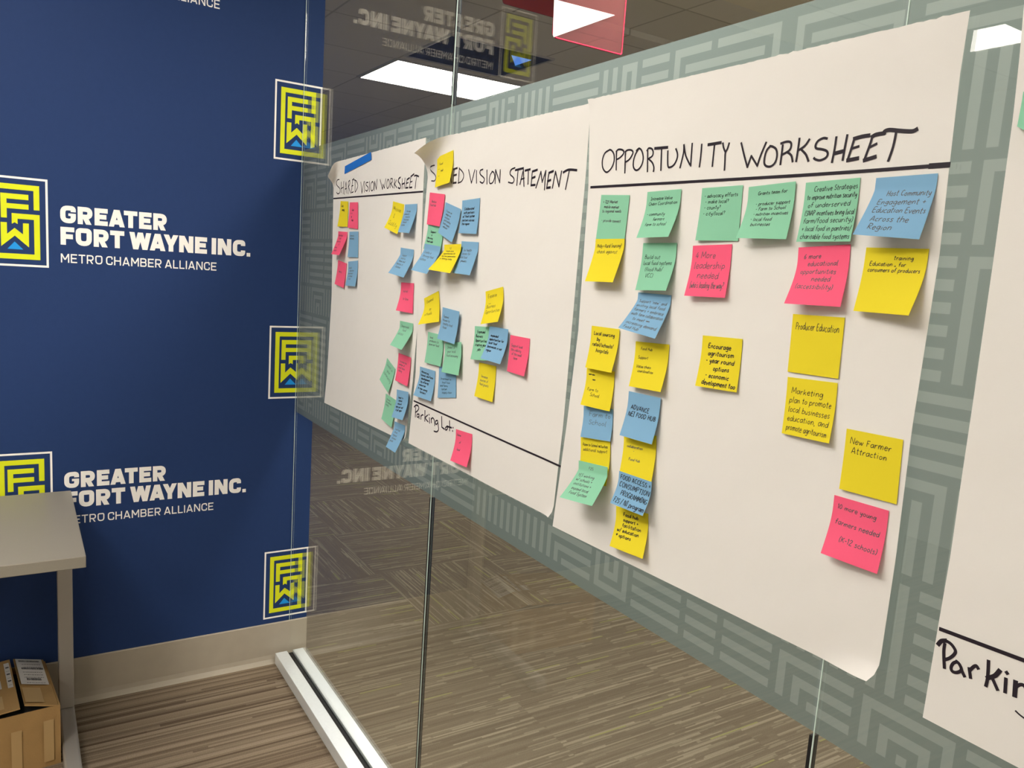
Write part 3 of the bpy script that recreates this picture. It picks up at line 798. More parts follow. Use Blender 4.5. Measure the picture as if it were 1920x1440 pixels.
G = lambda px, py: on_glass(px, py, -0.001)
E_ = lambda *p: [G(*q) for q in p]
left4 = E_((1920.8, 8), (1912, 109), (1899.7, 223), (1864.5, 480), (1817.8, 800), (1782, 1044), (1731, 1344.5))
s1 = Sheet('white flip chart sheet headed SHARED VISION WORKSHEET, nearest the navy wall',
           E_((627, 305), (625.5, 372), (622.3, 554), (614, 700), (608.5, 755)), E_((799, 258), (794, 360), (787, 560), (774, 720), (760, 829)), 0.0010, 1.0,
           [(0, -0.72, 0.70, 0.056, 0.013, 2.6), (2, 0.5, -0.85, 0.016, 0.014, 1.0)])
s2 = Sheet('white flip chart sheet headed SHARED VISION STATEMENT with Parking Lot at its foot',
           E_((811, 262), (801, 360), (787.5, 540), (781, 700), (768, 830.5)), E_((1110, 194), (1101.5, 320), (1074.5, 620), (1058, 800), (1037.5, 972)), 0.0032, 2.0,
           [(0, -0.50, 0.87, 0.074, 0.033, 1.95), (2, 0.6, -0.8, 0.02, 0.02, 1.0)])
s3 = Sheet('white flip chart sheet headed OPPORTUNITY WORKSHEET, third from the navy wall',
           E_((1110.5, 187.5), (1107.7, 351), (1089, 620), (1066.7, 800), (1040, 986)), E_((1824, 21.5), (1804.7, 141), (1766, 480), (1715.5, 800), (1684, 1049), (1648.5, 1283)), 0.0054, 3.0,
           [(2, 0.35, -0.94, 0.030, 0.022, 1.25), (0, -0.7, 0.7, 0.02, 0.03, 0.4)])
s4 = Sheet('white flip chart sheet cut off by the right edge, with Parkin visible at its foot', left4, [p + Vector((0.655, 0, 0)) for p in left4], 0.0010, 4.0)

s1.strokes(610, 280, 9.6, [
 [(255,545),(225,550),(205,600),(215,650),(260,700),(272,740),(255,790),(225,800),(205,775)],
 [(290,590),(290,780)],[(285,710),(330,680)],[(335,580),(325,800)],[(345,810),(375,590)],[(375,590),(385,790)],[(355,720),(385,700)],
 [(410,800),(415,590)],[(415,590),(440,560),(440,620),(415,680)],[(425,690),(455,790)],
 ['T',(490,555),(515,530)],[(490,570),(470,780)],[(475,665),(500,650)],[(472,780),(505,765)],
 [(540,555),(535,770)],[(520,550),(560,570),(585,640),(575,700),(535,775)],
 [(640,590),(658,790)],[(658,790),(695,580)],[(710,580),(705,770)],[(770,595),(740,600),(735,640),(765,680),(770,710),(750,750),(725,735)],
 [(795,580),(790,760)],[(845,580),(820,620),(815,690),(830,745),(860,720),(870,640),(855,590),(840,580)],
 [(880,740),(885,580)],[(885,580),(918,720)],[(918,720),(930,540)],
 [(985,545),(1030,720)],[(1030,720),(1040,630)],[(1040,630),(1065,700)],[(1065,700),(1090,530)],
 [(1130,540),(1110,600),(1110,670),(1125,705),(1150,660),(1155,590),(1140,545),(1125,545)],
 [(1170,690),(1180,530)],[(1180,530),(1210,530),(1210,580),(1180,620)],[(1185,620),(1220,690)],
 [(1240,700),(1250,540)],[(1285,550),(1245,640)],[(1250,630),(1290,690)],
 ['T',(1355,505),(1325,530),(1320,580),(1350,630),(1360,670),(1345,705),(1315,690)],
 [(1385,710),(1390,530)],['T',(1385,630),(1430,610)],[(1440,520),(1425,700)],
 ['T',(1520,515),(1475,545)],[(1475,545),(1450,695)],[(1460,615),(1500,600)],['T',(1450,695),(1495,690)],
 ['T',(1600,445),(1545,490)],[(1545,490),(1520,690)],[(1540,590),(1570,575)],['T',(1520,690),(1565,685)],
 ['T',(1610,480),(1640,470),(1685,490)],[(1650,475),(1620,705)]], 0.0030, 0.0042)
s1.stroke([(625.8, 372.3), (793.3, 359.3)], 0.0042)

s2.strokes(790, 270, 6.0, [
 [(152,240),(120,255),(112,300),(150,340),(165,380),(150,415),(115,415)],[(190,250),(185,430)],[(230,250),(225,440)],[(185,340),(230,335)],
 [(250,440),(280,260)],[(280,260),(295,440)],[(260,380),(292,372)],[(312,280),(305,440)],[(312,280),(340,300),(312,350)],[(325,360),(345,440)],
 ['T',(405,270),(365,285)],[(372,285),(360,440)],['T',(365,355),(398,345)],['T',(360,440),(395,435)],
 [(430,270),(420,440)],[(430,275),(470,320),(478,370),(455,420),(415,440)],
 [(535,290),(565,440)],[(565,440),(605,290)],[(622,300),(622,440)],[(695,285),(665,300),(665,340),(705,380),(710,410),(690,440),(662,425)],
 [(740,295),(740,450)],[(800,310),(775,350),(765,410),(775,445),(805,430),(825,370),(815,320),(795,310)],
 [(830,445),(835,290)],[(835,290),(882,435)],[(882,435),(888,290)],
 [(1055,268),(1010,290),(1000,340),(1035,375),(1045,410),(1025,440),(980,430)],
 ['T',(1060,295),(1150,272)],[(1090,290),(1075,465)],[(1110,455),(1150,290)],[(1150,290),(1155,475)],[(1120,400),(1160,385)],
 ['T',(1170,300),(1225,285)],[(1205,300),(1200,450)],['T',(1305,290),(1250,310)],[(1250,310),(1235,465)],['T',(1245,385),(1280,370)],['T',(1235,465),(1280,460)],
 [(1290,495),(1345,310)],[(1345,310),(1360,430)],[(1360,430),(1400,300)],[(1400,300),(1385,515)],
 ['T',(1485,305),(1435,325)],[(1435,325),(1410,495)],['T',(1420,420),(1455,405)],['T',(1410,495),(1450,488)],
 [(1475,495),(1510,310)],[(1510,310),(1550,480)],[(1550,480),(1580,305)],
 ['T',(1600,320),(1660,290),(1750,295)],[(1665,310),(1625,510)]], 0.0030, 0.0044)
s2.strokes(740, 740, 12.0, [
 [(475,290),(470,500)],['T',(445,275),(490,235),(530,250)],[(530,250),(545,300),(520,360),(470,400)],
 [(550,440),(515,440),(505,480),(525,510),(550,480),(550,440)],[(550,440),(555,540)],[(595,470),(592,550)],[(595,490),(620,455),(645,460)],
 [(685,360),(683,595)],[(745,460),(685,520)],[(685,520),(755,610)],[(785,520),(788,640)],[(775,446),(781,456)],
 [(825,530),(830,630)],[(830,560),(860,520),(895,580),(905,695)],[(965,580),(930,590),(920,640),(940,670),(970,630),(970,590)],[(970,590),(990,760),(975,815),(940,835),(890,820)],
 [(1060,495),(1065,730)],[(1065,730),(1125,775)],[(1190,715),(1150,740),(1150,790),(1180,785),(1195,740),(1180,715)],[(1238,590),(1240,810)],['T',(1180,710),(1280,745)],
 [(1313,738),(1318,748)],[(1304,812),(1309,822)]], 0.0036, 0.0042)
s2.stroke([(776.4, 751.6), (1051.4, 874.6)], 0.0040)

s3.strokes(1110, 225, 6.0, [
 [(205,335),(150,370),(120,450),(125,540),(165,588),(215,550),(250,470),(250,390),(225,345),(200,335)],
 [(275,560),(278,360)],[(275,355),(300,332),(340,335),(360,355),(350,390),(315,425),(280,445)],
 [(372,595),(378,360)],[(375,360),(400,340),(440,338),(462,360),(450,400),(420,445),(378,475)],
 [(530,320),(490,385),(468,460),(468,530),(495,565),(530,550),(565,495),(578,420),(560,345),(530,320),(500,345)],
 [(625,580),(628,345)],[(620,345),(640,318),(675,325),(690,360),(680,405),(635,437)],[(640,440),(680,480),(698,535),(692,578)],
 ['T',(710,320),(850,308)],[(785,315),(775,565)],[(855,350),(852,440),(855,520),(875,532),(920,505),(955,440),(962,380),(945,325)],
 [(990,535),(1030,370),(1035,280)],[(1035,280),(1055,400),(1100,500)],[(1128,265),(1118,400),(1110,515)],
 [(1235,275),(1225,400),(1210,525)],['T',(1310,278),(1450,255)],[(1380,275),(1365,420),(1355,520)],
 [(1475,262),(1482,310),(1502,360)],[(1545,262),(1525,325),(1502,370),(1498,460),(1492,562)],
 [(1682,260),(1715,400),(1750,530)],[(1750,530),(1795,405)],[(1795,405),(1862,515)],[(1862,515),(1900,400),(1962,255)]], 0.0030, 0.0044)
s3.strokes(1420, 225, 6.0, [
 [(150,295),(110,340),(85,420),(82,490),(110,522),(160,520),(205,475),(225,400),(215,330),(175,300),(145,295)],
 [(262,500),(275,400),(290,285)],[(270,265),(330,245),(375,250),(385,290),(360,345),(275,395)],[(345,365),(385,400),(400,468)],
 [(440,465),(460,340),(478,210)],[(590,220),(540,290),(470,340)],[(500,335),(550,390),(578,462)],
 [(790,210),(750,205),(690,235),(660,285),(670,320),(730,330),(785,350),(797,390),(770,430),(710,455),(660,445),(642,430)],
 [(895,195),(875,330),(845,475)],['T',(885,375),(960,355)],[(1018,172),(990,310),(965,450)],
 ['T',(1260,175),(1180,188),(1095,212)],[(1095,215),(1060,330),(1018,455)],[(1060,325),(1145,298)],['T',(1018,455),(1135,432)],
 ['T',(1430,150),(1340,165),(1295,190)],[(1295,195),(1270,280),(1205,455)],[(1265,310),(1345,268)],['T',(1205,455),(1330,415)],
 ['T',(1430,150),(1437,128),(1490,112),(1600,122),(1740,128),(1795,105)],[(1565,130),(1530,300),(1475,460)]], 0.0031, 0.0048)
s3.stroke([(1108.4, 351.2), (1500, 329), (1775, 309.3)], 0.0042)
s3.stroke([(1745, 311.4), (1779, 309.1)], 0.0060)

s4.strokes(1720, 1160, 7.2, [
 [(375,340),(362,450),(370,660)],['T',(288,345),(330,300),(390,295)],[(390,295),(460,340),(515,420),(510,470),(450,525),(385,550)],
 [(540,580),(490,600),(460,660),(480,710),(540,725),(600,690),(570,610),(530,575)],[(600,690),(640,775)],
 [(705,670),(722,795)],[(710,700),(760,650),(800,635),(825,670)],[(965,570),(960,700),(950,820),(930,905)],['T',(1115,700),(1050,770),(950,800)],[(1020,810),(1085,955)],
 [(1200,810),(1188,990)],[(1208,722),(1219,738)],['T',(1330,850),(1318,1040)],[(1330,920),(1390,890),(1440,900),(1475,960),(1490,1085)]], 0.0036, 0.0047)
s4.stroke([(1764, 1179.4), (1920, 1238), (2000, 1268)], 0.0044)
s4.stroke([(1905, 1333), (1919, 1345), (1960, 1372)], 0.0018)
for s in (s1, s2, s3, s4): s.build()

# strip of blue tape over the torn top of the first sheet
q = [on_glass(*p, -0.0036) for p in ((646.7, 311.7), (695.2, 285.0), (696.0, 299.4), (645.8, 326.2))]
b = MB(); b.face(q); b.face([p + Vector((0, 0.0006, 0)) for p in q[::-1]])
for i in range(4):
    a, c = q[i], q[(i + 1) % 4]; b.face([c, a, a + Vector((0, 0.0006, 0)), c + Vector((0, 0.0006, 0))])
tag(b.build('tape_strip', M['tape']), 'bright blue tape strip across the top corner of the SHARED VISION WORKSHEET sheet', 'tape')

# ---------------------------------------------------------------- sticky notes
INK = {}
def ink_mat(k, soft):
    key = (k, soft)
    if key not in INK:
        c = {'k': (0.018, 0.018, 0.025), 'g': (0.10, 0.10, 0.11)}['g' if soft else 'k']
        INK[key] = mat('grey_pencil' if soft else 'black_pen', c, 0.5)
    return INK[key]
def note(px, colour, label, lines, base=8.0, pen='thin', area=(0.08, 0.10, 0.92, 0.88), kink=0.2, size=None):
    """px: top left, top right, bottom right, bottom left corners in the photo; the top edge sticks to the sheet, the rest hangs from it"""
    y = -base / 1000.0
    TL, TR = on_glass(*px[0], y), on_glass(*px[1], y)
    e = (TR - TL); wid = e.length; e = e.normalized()
    d = Vector((e.z, 0, -e.x))
    res = []
    for T, q in ((TR, px[2]), (TL, px[3])):
        p = on_plane(*q, T, e)
        lift = y - p.y
        if lift < 0.0006:
            p = on_glass(*q, y - 0.0006); lift = 0.0006
        res.append((Vector((p.x, y, p.z)), lift))
    (BR, hR), (BL, hL) = res
    wob = (hash_(label) % 100) / 100.0
    def surf(s, t, off=0.0):
        T = TL.lerp(TR, s); Bm = BL.lerp(BR, s); h = hL + (hR - hL) * s
        tt = max(0.0, (t - kink) / (1 - kink))
        f = tt * tt * (1.6 - 0.6 * tt) if hL + hR < 0.034 else tt ** 1.18
        p = T.lerp(Bm, t)
        p = p + Vector((0, -h * f - 0.0007 * math.sin(s * 3.1) * t * wob - off, 0))
        return p
    b = MB()
    nu, nv = 8, 28
    b.grid(lambda u, v: surf(u, v), nu, nv, 0)
    b.grid(lambda u, v: surf(u, v, -0.00022), nu, nv, 0, flip=True)
    for (e0, e1, n) in (((0, 0), (1, 0), nu), ((1, 0), (1, 1), nv), ((1, 1), (0, 1), nu), ((0, 1), (0, 0), nv)):
        for i in range(n):
            q = [(e0[0] + (e1[0] - e0[0]) * t, e0[1] + (e1[1] - e0[1]) * t) for t in (i / n, (i + 1) / n)]
            b.face([surf(*q[0]), surf(*q[1]), surf(*q[1], -0.00022), surf(*q[0], -0.00022)], 0)
    # handwriting
    rnd = random.Random(hash_(label))
    if lines:
        n = len(lines)
        u0, v0, u1, v1 = area
        step = (v1 - v0) / n
        wpen = {'thin': 0.00075, 'soft': 0.00085, 'bold': 0.0013}[pen]
        S_ = 0.076
        for i, ln in enumerate(lines):
            if not ln: continue
            ind = 0.0
            while ln.startswith('>'): ln = ln[1:]; ind += 0.12
            w, st = hand_line(ln, rnd)
            hc = size if size else min(step * 0.62, 0.15)
            k = hc / 7.0
            kx = min(k * 1.05, (u1 - u0 - ind) / w)
            x0 = u0 + ind + (0.0 if kx < k else rnd.uniform(0, 0.3) * max(0.0, (u1 - u0 - ind) - w * kx))
            vb = v0 + step * (i + 0.78)
            tilt = rnd.uniform(-0.01, 0.012)
            for s in st:
                pts = [((x0 + px_ * kx) * S_, (vb - py_ * k + tilt * px_ * kx) * S_) for px_, py_ in s]
                for quad in ribbon(pts, wpen * (1.5 if ln.startswith('#') else 1.0)):
                    if all(-0.001 < a / S_ < 1.001 and 0 < c / S_ < 1.001 for a, c in quad):
                        b.face([surf(a / S_, c / S_, 0.0002) for a, c in quad], 1)
    c = (TL + TR + BR + BL) / 4
    b.v = [tuple(Vector(v) - c) for v in b.v]
    o = b.build('sticky_note', [M[colour], ink_mat('k', pen == 'soft')])
    for i, p in enumerate(o.data.polygons): p.use_smooth = b.m[i] == 0
    o.location = c
    return tag(o, label, 'sticky note', 'sticky notes on the flip chart sheets')

def hash_(s):
    h = 7
    for ch in s: h = (h * 31 + ord(ch)) % 1000003
    return h

def px_(ox, oy, s, *pts):
    return [(ox + x / s, oy + y / s) for x, y in pts]

# --- sheet SHARED VISION WORKSHEET
C3 = lambda *p: px_(610, 360, 7.2, *p)
C4 = lambda *p: px_(710, 360, 7.2, *p)
C6 = lambda *p: px_(690, 540, 9.0, *p)
C7 = lambda *p: px_(690, 660, 7.2, *p)
B1 = 3.5
note(C3((205,122),(307,127),(298,470),(162,465)), 'yellow', 'yellow sticky note at the top left of the SHARED VISION WORKSHEET sheet', ['Tools', '>ready', '', '', ''], B1, 'bold')
note(C3((330,140),(440,138),(438,500),(300,480)), 'pink', 'pink sticky note right of the first yellow one on the SHARED VISION WORKSHEET sheet', ['', '>food', '-----', '>a', '>hub', ''], B1, 'bold')
note(C3((175,530),(297,540),(185,852),(80,838)), 'pink', 'pink sticky note peeling off over the left edge of the SHARED VISION WORKSHEET sheet', ['Increase', 'food', 'security', '>in', 'every', 'sector'], B1, 'thin')
note(C3((325,535),(445,532),(440,885),(298,878)), 'blue', 'flat blue sticky note with two top lines, second row left on SHARED VISION WORKSHEET', ['community', 'well being', '', '', '', '', ''], B1, 'soft')
note(C3((172,918),(288,965),(245,1295),(125,1240)), 'pink', 'pink sticky note lowest on the left of the SHARED VISION WORKSHEET sheet', ['E', '', 'equity', '', '-', ''], B1, 'soft')
note(C3((308,940),(440,925),(400,1275),(268,1262)), 'blue', 'lifted blue sticky note beside the lowest left pink one on SHARED VISION WORKSHEET', ['', 'Health', 'education', 'awareness', 'outreach', 'local', ''], B1, 'soft')
note(C4((195,125),(345,168),(250,570),(75,478)), 'yellow', 'tilted yellow sticky note with an ampersand, upper right of SHARED VISION WORKSHEET', ['Mission', '>&', 'Quality'], B1, 'thin')
note(C4((355,168),(520,160),(410,555),(258,540)), 'blue', 'blue sticky note right of the tilted yellow ampersand note', ['', 'For each', 'community', 'resources', 'food grows', 'Network', 'systems', ''], B1, 'soft')
note(C4((298,750),(475,778),(335,1155),(128,1090)), 'blue', 'strongly lifted blue sticky note alone at the right edge of SHARED VISION WORKSHEET', ['', 'Support', 'local to', 'farms and', 'families in', 'Indiana', ''], B1, 'soft', kink=0.25)
note([(752.1,529.4),(776,531.1),(773.6,588),(742.2,582)], 'pink', 'upper pink sticky note in the right column of SHARED VISION WORKSHEET', ['', 'market', '', '>to farm', '', ''], B1, 'soft')
note([(750,601.3),(774.4,606.7),(752.8,656.1),(731.1,646.7)], 'green', 'green sticky note swinging out in the right column of SHARED VISION WORKSHEET', ['Improved', '>food', 'access', '', ''], B1, 'soft', kink=0.27)
note(C7((258,80),(368,230),(270,555),(155,370)), 'green', 'green sticky note turned into a diamond left of the lower pink note', ['Invest in', '>your', 'community', ''], B1, 'thin')
note(C7((412,12),(578,75),(530,465),(365,380)), 'pink', 'lower pink sticky note in the right column of SHARED VISION WORKSHEET', ['', 'Increase the', 'number of', 'local farms', 'selling', '', ''], B1 + 1.2, 'soft')
note(C7((240,560),(375,650),(315,1020),(180,900)), 'green', 'green sticky note half covered by the blue one, bottom of SHARED VISION WORKSHEET', ['growing', 'the network', 'locally', '', '', '', ''], B1, 'soft')
note(C7((388,505),(545,540),(465,920),(318,878)), 'blue', 'blue sticky note with bold writing covering the edge of a green one', ['', 'Impact to', 'market', 'network', 'help your self', 'to get again', ''], 9.0, 'bold')
note(C7((358,935),(500,995),(365,1360),(240,1278)), 'blue', 'lowest blue sticky note hanging below the bottom edge of SHARED VISION WORKSHEET', ['', 'Local food', 'drives', 'regional', 'economic', 'growth', ''], B1, 'soft')

# --- sheet SHARED VISION STATEMENT
C5 = lambda *p: px_(770, 340, 7.2, *p)
C8 = lambda *p: px_(770, 520, 6.0, *p)
B2 = 5.6
note(px_(790, 270, 6.0, (178,150),(360,68),(315,435),(152,490)), 'yellow', 'yellow sticky note stuck over the heading SHARED VISION STATEMENT', ['', 'Food', '_', '>hub', '_', '', ''], B2, 'thin')
note(C5((242,520),(455,555),(395,955),(170,910)), 'green', 'green sticky note under the pink one at the upper left of SHARED VISION STATEMENT', ['', '', 'Support', '>a', 'thriving', 'food web', ''], B2, 'bold')
note(C5((260,150),(462,175),(390,610),(217,580)), 'pink', 'pink sticky note at the top left of the SHARED VISION STATEMENT sheet', ['', 'Build a', 'food hub', '', '', '', ''], B2 + 1.0, 'soft')
note(C5((470,280),(678,375),(555,825),(368,690)), 'blue', 'tilted blue sticky note right of the top pink one on SHARED VISION STATEMENT', ['', 'Foster an', 'adaptive', 'resilient', 'and healthy', 'food supply', 'network', ''], B2 + 3.0, 'soft')
note(C5((697,260),(935,225),(885,710),(645,700)), 'blue', 'blue sticky note with bold writing that starts Collaborated', ['', 'Collaborated', 'with partners', 'w/ food system', 'partners across', 'the region', ''], B2, 'bold')
note(C5((190,840),(400,880),(215,1250),(5,1195)), 'blue', 'blue sticky note swinging out beyond the left edge of SHARED VISION STATEMENT', ['', 'Create a', 'thriving food', 'culture', '', ''], B2 + 11.0, 'soft', kink=0.2)
note(C5((455,855),(680,845),(530,1240),(232,1190)), 'yellow', 'yellow sticky note between two lifted blue ones on SHARED VISION STATEMENT', ['>>1 2', 'create more', 'opportunities for', 'the next generation', 'in farming today', '', '', ''], B2 + 6.0, 'thin')
note(C5((688,808),(918,822),(795,1268),(560,1235)), 'blue', 'lifted blue sticky note directly under the bold Collaborated note', ['', 'Soil Health', 'access for', 'local food', 'growers', '', ''], B2, 'soft')
note(C8((150,238),(315,152),(318,500),(82,532)), 'yellow', 'yellow sticky note with a flared lower corner on the left of SHARED VISION STATEMENT', ['Expand', '', '>to', 'schools', ''], B2, 'thin')
note(C8((195,612),(375,655),(335,1005),(155,955)), 'green', 'green sticky note directly below the flared yellow note', ['local', 'producers to', 'grow our food', '', '', '', ''], B2, 'soft')
note(C8((320,1000),(510,1040),(508,1355),(302,1355)), 'blue', 'blue sticky note tucked under the lower green note near Parking Lot', ['', '', 'Investment in', '>local food', 'and farms', '>system', '>supply chain'], B2, 'thin')
note(C8((385,735),(570,728),(535,1105),(345,1065)), 'green', 'green sticky note to the lower right of the other green note on SHARED VISION STATEMENT', ['Invest in', 'your local', 'food economy', '', '', ''], B2 + 3.0, 'soft')
note(C8((360,335),(548,385),(490,752),(298,690)), 'blue', 'blue sticky note right of the flared yellow note, over two green notes', ['', 'Expand', 'Access to', 'healthy local', 'foods', '', ''], B2 + 6.0, 'soft')
note(C8((105,1003),(278,1055),(225,1395),(30,1325)), 'blue', 'blue sticky note filled with bold writing just above the Parking Lot line', ['Attracting', 'farmers and farm', 'development', 'by offering', 'resources', 'to new young', '>farmers'], B2, 'bold')
note(C8((770,955),(962,1000),(918,1405),(715,1335)), 'yellow', 'yellow sticky note below the overlapping green and blue pair', ['', '', 'Increase', 'sources of', 'food grants', '', ''], B2, 'soft')
note(C8((722,548),(905,560),(850,940),(672,920)), 'green', 'green sticky note mostly behind the blue note in the overlapping pair', ['Expanded', 'Business', 'Opportunities', 'creating good', '>jobs', ''], B2 + 0.6, 'bold')
note(C8((885,548),(1098,585),(1005,978),(785,912)), 'blue', 'blue sticky note in front of the green one in the overlapping pair', ['', 'expanded', 'opportunities for', 'local food', 'businesses in our', 'region', ''], B2 + 5.0, 'bold')
note(C8((842,160),(1040,105),(980,500),(785,528)), 'yellow', 'yellow sticky note above the overlapping green and blue pair', ['Expanse', '_', 'Business', 'Opportunities', ''], B2, 'thin')
note(C8((1122,648),(1342,690),(1275,1115),(1082,1055)), 'pink', 'pink sticky note right of the overlapping green and blue pair', ['', 'Support local', 'the viability', 'of the small', 'farm', '', ''], B2, 'soft')
note([(855,804.6),(885.4,814.2),(874.9,876.4),(844.2,863.4)], 'pink', 'pink sticky note in the Parking Lot strip at the bottom of the sheet', ['Value', '', '>of', '', 'land', '', ''], B2, 'soft')

# --- sheet OPPORTUNITY WORKSHEET
D1 = lambda *p: px_(1040, 320, 4.8, *p)
D2 = lambda *p: px_(1040, 580, 5.142, *p)
D3 = lambda *p: px_(1020, 800, 5.143, *p)
D4 = lambda *p: px_(1380, 300, 4.5, *p)
D5 = lambda *p: px_(1280, 560, 4.3636, *p)
D6 = lambda *p: px_(1440, 800, 2.25, *p)
B3 = 7.8
note(D1((420,218),(675,220),(625,650),(367,640)), 'green', 'green sticky note at the top left of the OPPORTUNITY WORKSHEET sheet', ['+ 1221 Market', 'mobile market', 'to regional needs', '', '- provide connect', '', '', ''], B3, 'soft')
note(D1((370,615),(630,612),(522,1005),(272,995)), 'yellow', 'yellow sticky note hanging from the bottom of the top left green note', ['Philly + Rural Sourcing?', 'check against', '', '', '', ''], B3 + 2.0, 'thin')
note(D1((797,652),(1102,650),(1000,1080),(725,1075)), 'green', 'green sticky note reading Build out local food systems', ['', 'Build out', 'local food systems', '(food hub/', '>VCC)', ''], B3, 'thin')
note(D1((835,192),(1140,165),(1022,595),(735,605)), 'green', 'green sticky note reading Increase Value Chain Coordination, second in the top row', ['Increase Value', 'Chain Coordination', '', '- community', '> farmers', 'farm to school', ''], B3, 'thin')
note(D1((1328,158),(1695,130),(1650,632),(1265,628)), 'green', 'flat green sticky note reading advocacy efforts', ['- advocacy efforts', '- make local?', '- county?', '- city/local?', '', '', ''], B3, 'thin')
note(D1((1245,675),(1597,662),(1532,1145),(1165,1125)), 'pink', 'pink sticky note reading more leadership needed', ['4 More', 'leadership', '>needed', "(who's leading the way?", ], B3, 'soft')
note([(1196.7,548.1),(1258.8,553.8),(1227.7,635),(1159,614.6)], 'blue', 'lifted blue sticky note that starts Support new and existing local food farmers', ['', 'Support "new" and', 'existing local food', 'farmers + embrace', 'multi farm collaboration', 'to meet #', 'increasing demand', 'Food Hub'], B3, 'soft', area=(0.06, 0.05, 0.96, 0.97))
note(D2((310,565),(578,600),(530,985),(248,918)), 'yellow', 'yellow sticky note with scratched out lines above Farm to School', ['##', '#', '', 'Farm to', '>School', ''], B3, 'thin')
note(D2((358,157),(625,192),(545,612),(295,560)), 'yellow', 'yellow sticky note reading Local sourcing by retail/schools/hospitals', ['Local sourcing', '>by', 'retail/schools/', '>hospitals', '', ''], B3 + 1.5, 'bold')
note(D2((280,930),(562,965),(535,1275),(248,1228)), 'blue', 'flat blue sticky note reading Farm to School between two yellow ones', ['>Farm to', '>School', '', ], B3, 'soft')
note(D3((355,100),(638,135),(598,575),(330,520)), 'yellow', 'yellow sticky note with small writing between blue Farm to School and a lifted green note', ['Farm to School activities', 'additional support', '', '', '', '', ''], B3 + 0.8, 'thin')
note(D3((335,325),(612,390),(462,765),(150,680)), 'green', 'lifted green sticky note headed F2S at the foot of the left column', ['>>F2S', '', 'YES working', 'w/ schools +', 'institutions +', 'expand local', 'Food System'], B3 + 10.0, 'soft', kink=0.25)
note(D2((782,308),(1105,340),(1020,798),(715,740)), 'yellow', 'yellow sticky note reading Food Hub Support Value chain coordination', ['Food Hub', '', 'Support', '', 'Value chain', 'coordination', '', ''], B3, 'thin')
note(D3((772,40),(1084,88),(1035,530),(728,440)), 'yellow', 'yellow sticky note ending in Food Hub, half under the blue ADVANCE note', ['', '', 'collaboration', '>>-', '', '>Food Hub', '', ''], B3, 'soft')
note(D2((715,788),(1022,855),(935,1302),(625,1212)), 'blue', 'blue sticky note reading ADVANCE NEI FOOD HUB in capitals', ['', 'ADVANCE', 'NEI FOOD HUB', '', ''], B3 + 2.5, 'bold')
note(D3((695,765),(1005,840),(950,1275),(632,1150)), 'yellow', 'lowest yellow sticky note reading Food hub support + facilitation', ['>Food hub', '>support +', '>facilitation', 'w/ education', '* options', ''], B3, 'bold')
note(D3((725,425),(1040,535),(950,860),(638,735)), 'blue', 'blue sticky note reading FOOD ACCESS + CONSUMPTION PROGRAMMING', ['FOOD ACCESS +', 'CONSUMPTION', '>PROGRAMMING', 'F2S / NI program'], B3 + 9.5, 'bold', area=(0.06, 0.04, 0.97, 0.97))
note(D4((108,228),(505,180),(422,668),(-2,658)), 'green', 'lifted green sticky note reading Grants team for', ['>Grants team for', '', '>- producer support', '>- Farm to School', '>- nutrition incentives', '- local food', '>businesses', ''], B3 + 1.5, 'thin')
note(D4((590,192),(1050,148),(962,688),(508,690)), 'green', 'green sticky note full of writing headed Creative Strategies', ['>Creative Strategies', 'to improve nutrition security', 'of underserved', '(SNAP incentives bring local', 'farm/food security)', '+ local food in pantries/', 'charitable food systems'], B3, 'thin', area=(0.06, 0.06, 0.97, 0.98))
note(D4((1183,152),(1705,112),(1545,670),(983,628)), 'blue', 'blue sticky note reading Host Community Engagement at the right end of the top row', ['', '>Host Community', 'Engagement +', 'Education Events', 'Across the', 'Region'], B3, 'soft', area=(0.12, 0.06, 0.95, 0.92))
note(D4((528,738),(967,712),(880,1240),(405,1210)), 'pink', 'pink sticky note reading more educational opportunities needed', ['6 more', '>educational', 'opportunities', '>>needed', '(accessibility)', ''], B3, 'soft')
note(D4((1100,738),(1630,750),(1455,1313),(990,1273)), 'yellow', 'yellow sticky note reading Education training for consumers of producers', ['>>>training', 'Education ^ for', 'consumers of producers', '', '', '', '', ''], B3, 'thin')
note(D5((903,125),(1327,155),(1272,655),(858,597)), 'yellow', 'flat yellow sticky note reading Producer Education', ['Producer Education', '', '', '', ], B3, 'thin')
note(D5((860,640),(1268,690),(1197,1185),(810,1100)), 'yellow', 'yellow sticky note reading Marketing plan to promote local businesses', ['Marketing', 'plan to promote', 'local businesses', 'education, and', 'promote agritourism'], B3, 'thin', area=(0.08, 0.15, 0.92, 0.95))
note(D5((165,300),(490,330),(440,768),(102,712)), 'yellow', 'flat yellow sticky note reading Encourage agritourism, alone in the middle of its sheet', ['Encourage', 'agritourism', '- year round', '> options', '- economic', 'development too'], B3, 'bold', area=(0.14, 0.12, 0.95, 0.97))
note(D6((332,8),(570,55),(542,328),(300,262)), 'yellow', 'yellow sticky note reading New Farmer Attraction', ['New Farmer', 'Attraction', '', '', ''], B3, 'thin')
note(D6((280,288),(510,355),(460,622),(222,533)), 'pink', 'lowest pink sticky note, reading more young farmers needed', ['10 more young', '', 'farmers needed', '', '> (K-12 schools)', ''], B3, 'soft')

# --- sheet at the right edge
g1 = on_glass(1919, 172, -0.0035)
def pxl(p):
    v = p - CAM; return (W / 2 + FPX * v.dot(RX) / v.dot(RZ), H / 2 + FPX * v.dot(RY) / v.dot(RZ))
note([(1918.5, 172), pxl(g1 + Vector((0.076, 0, 0.001))), pxl(g1 + Vector((0.066, -0.012, -0.073))), (1907, 237)], 'green', 'green sticky note cut off by the right edge near the top of the last sheet', ['Local', 'food', '', ''], 3.5, 'thin')

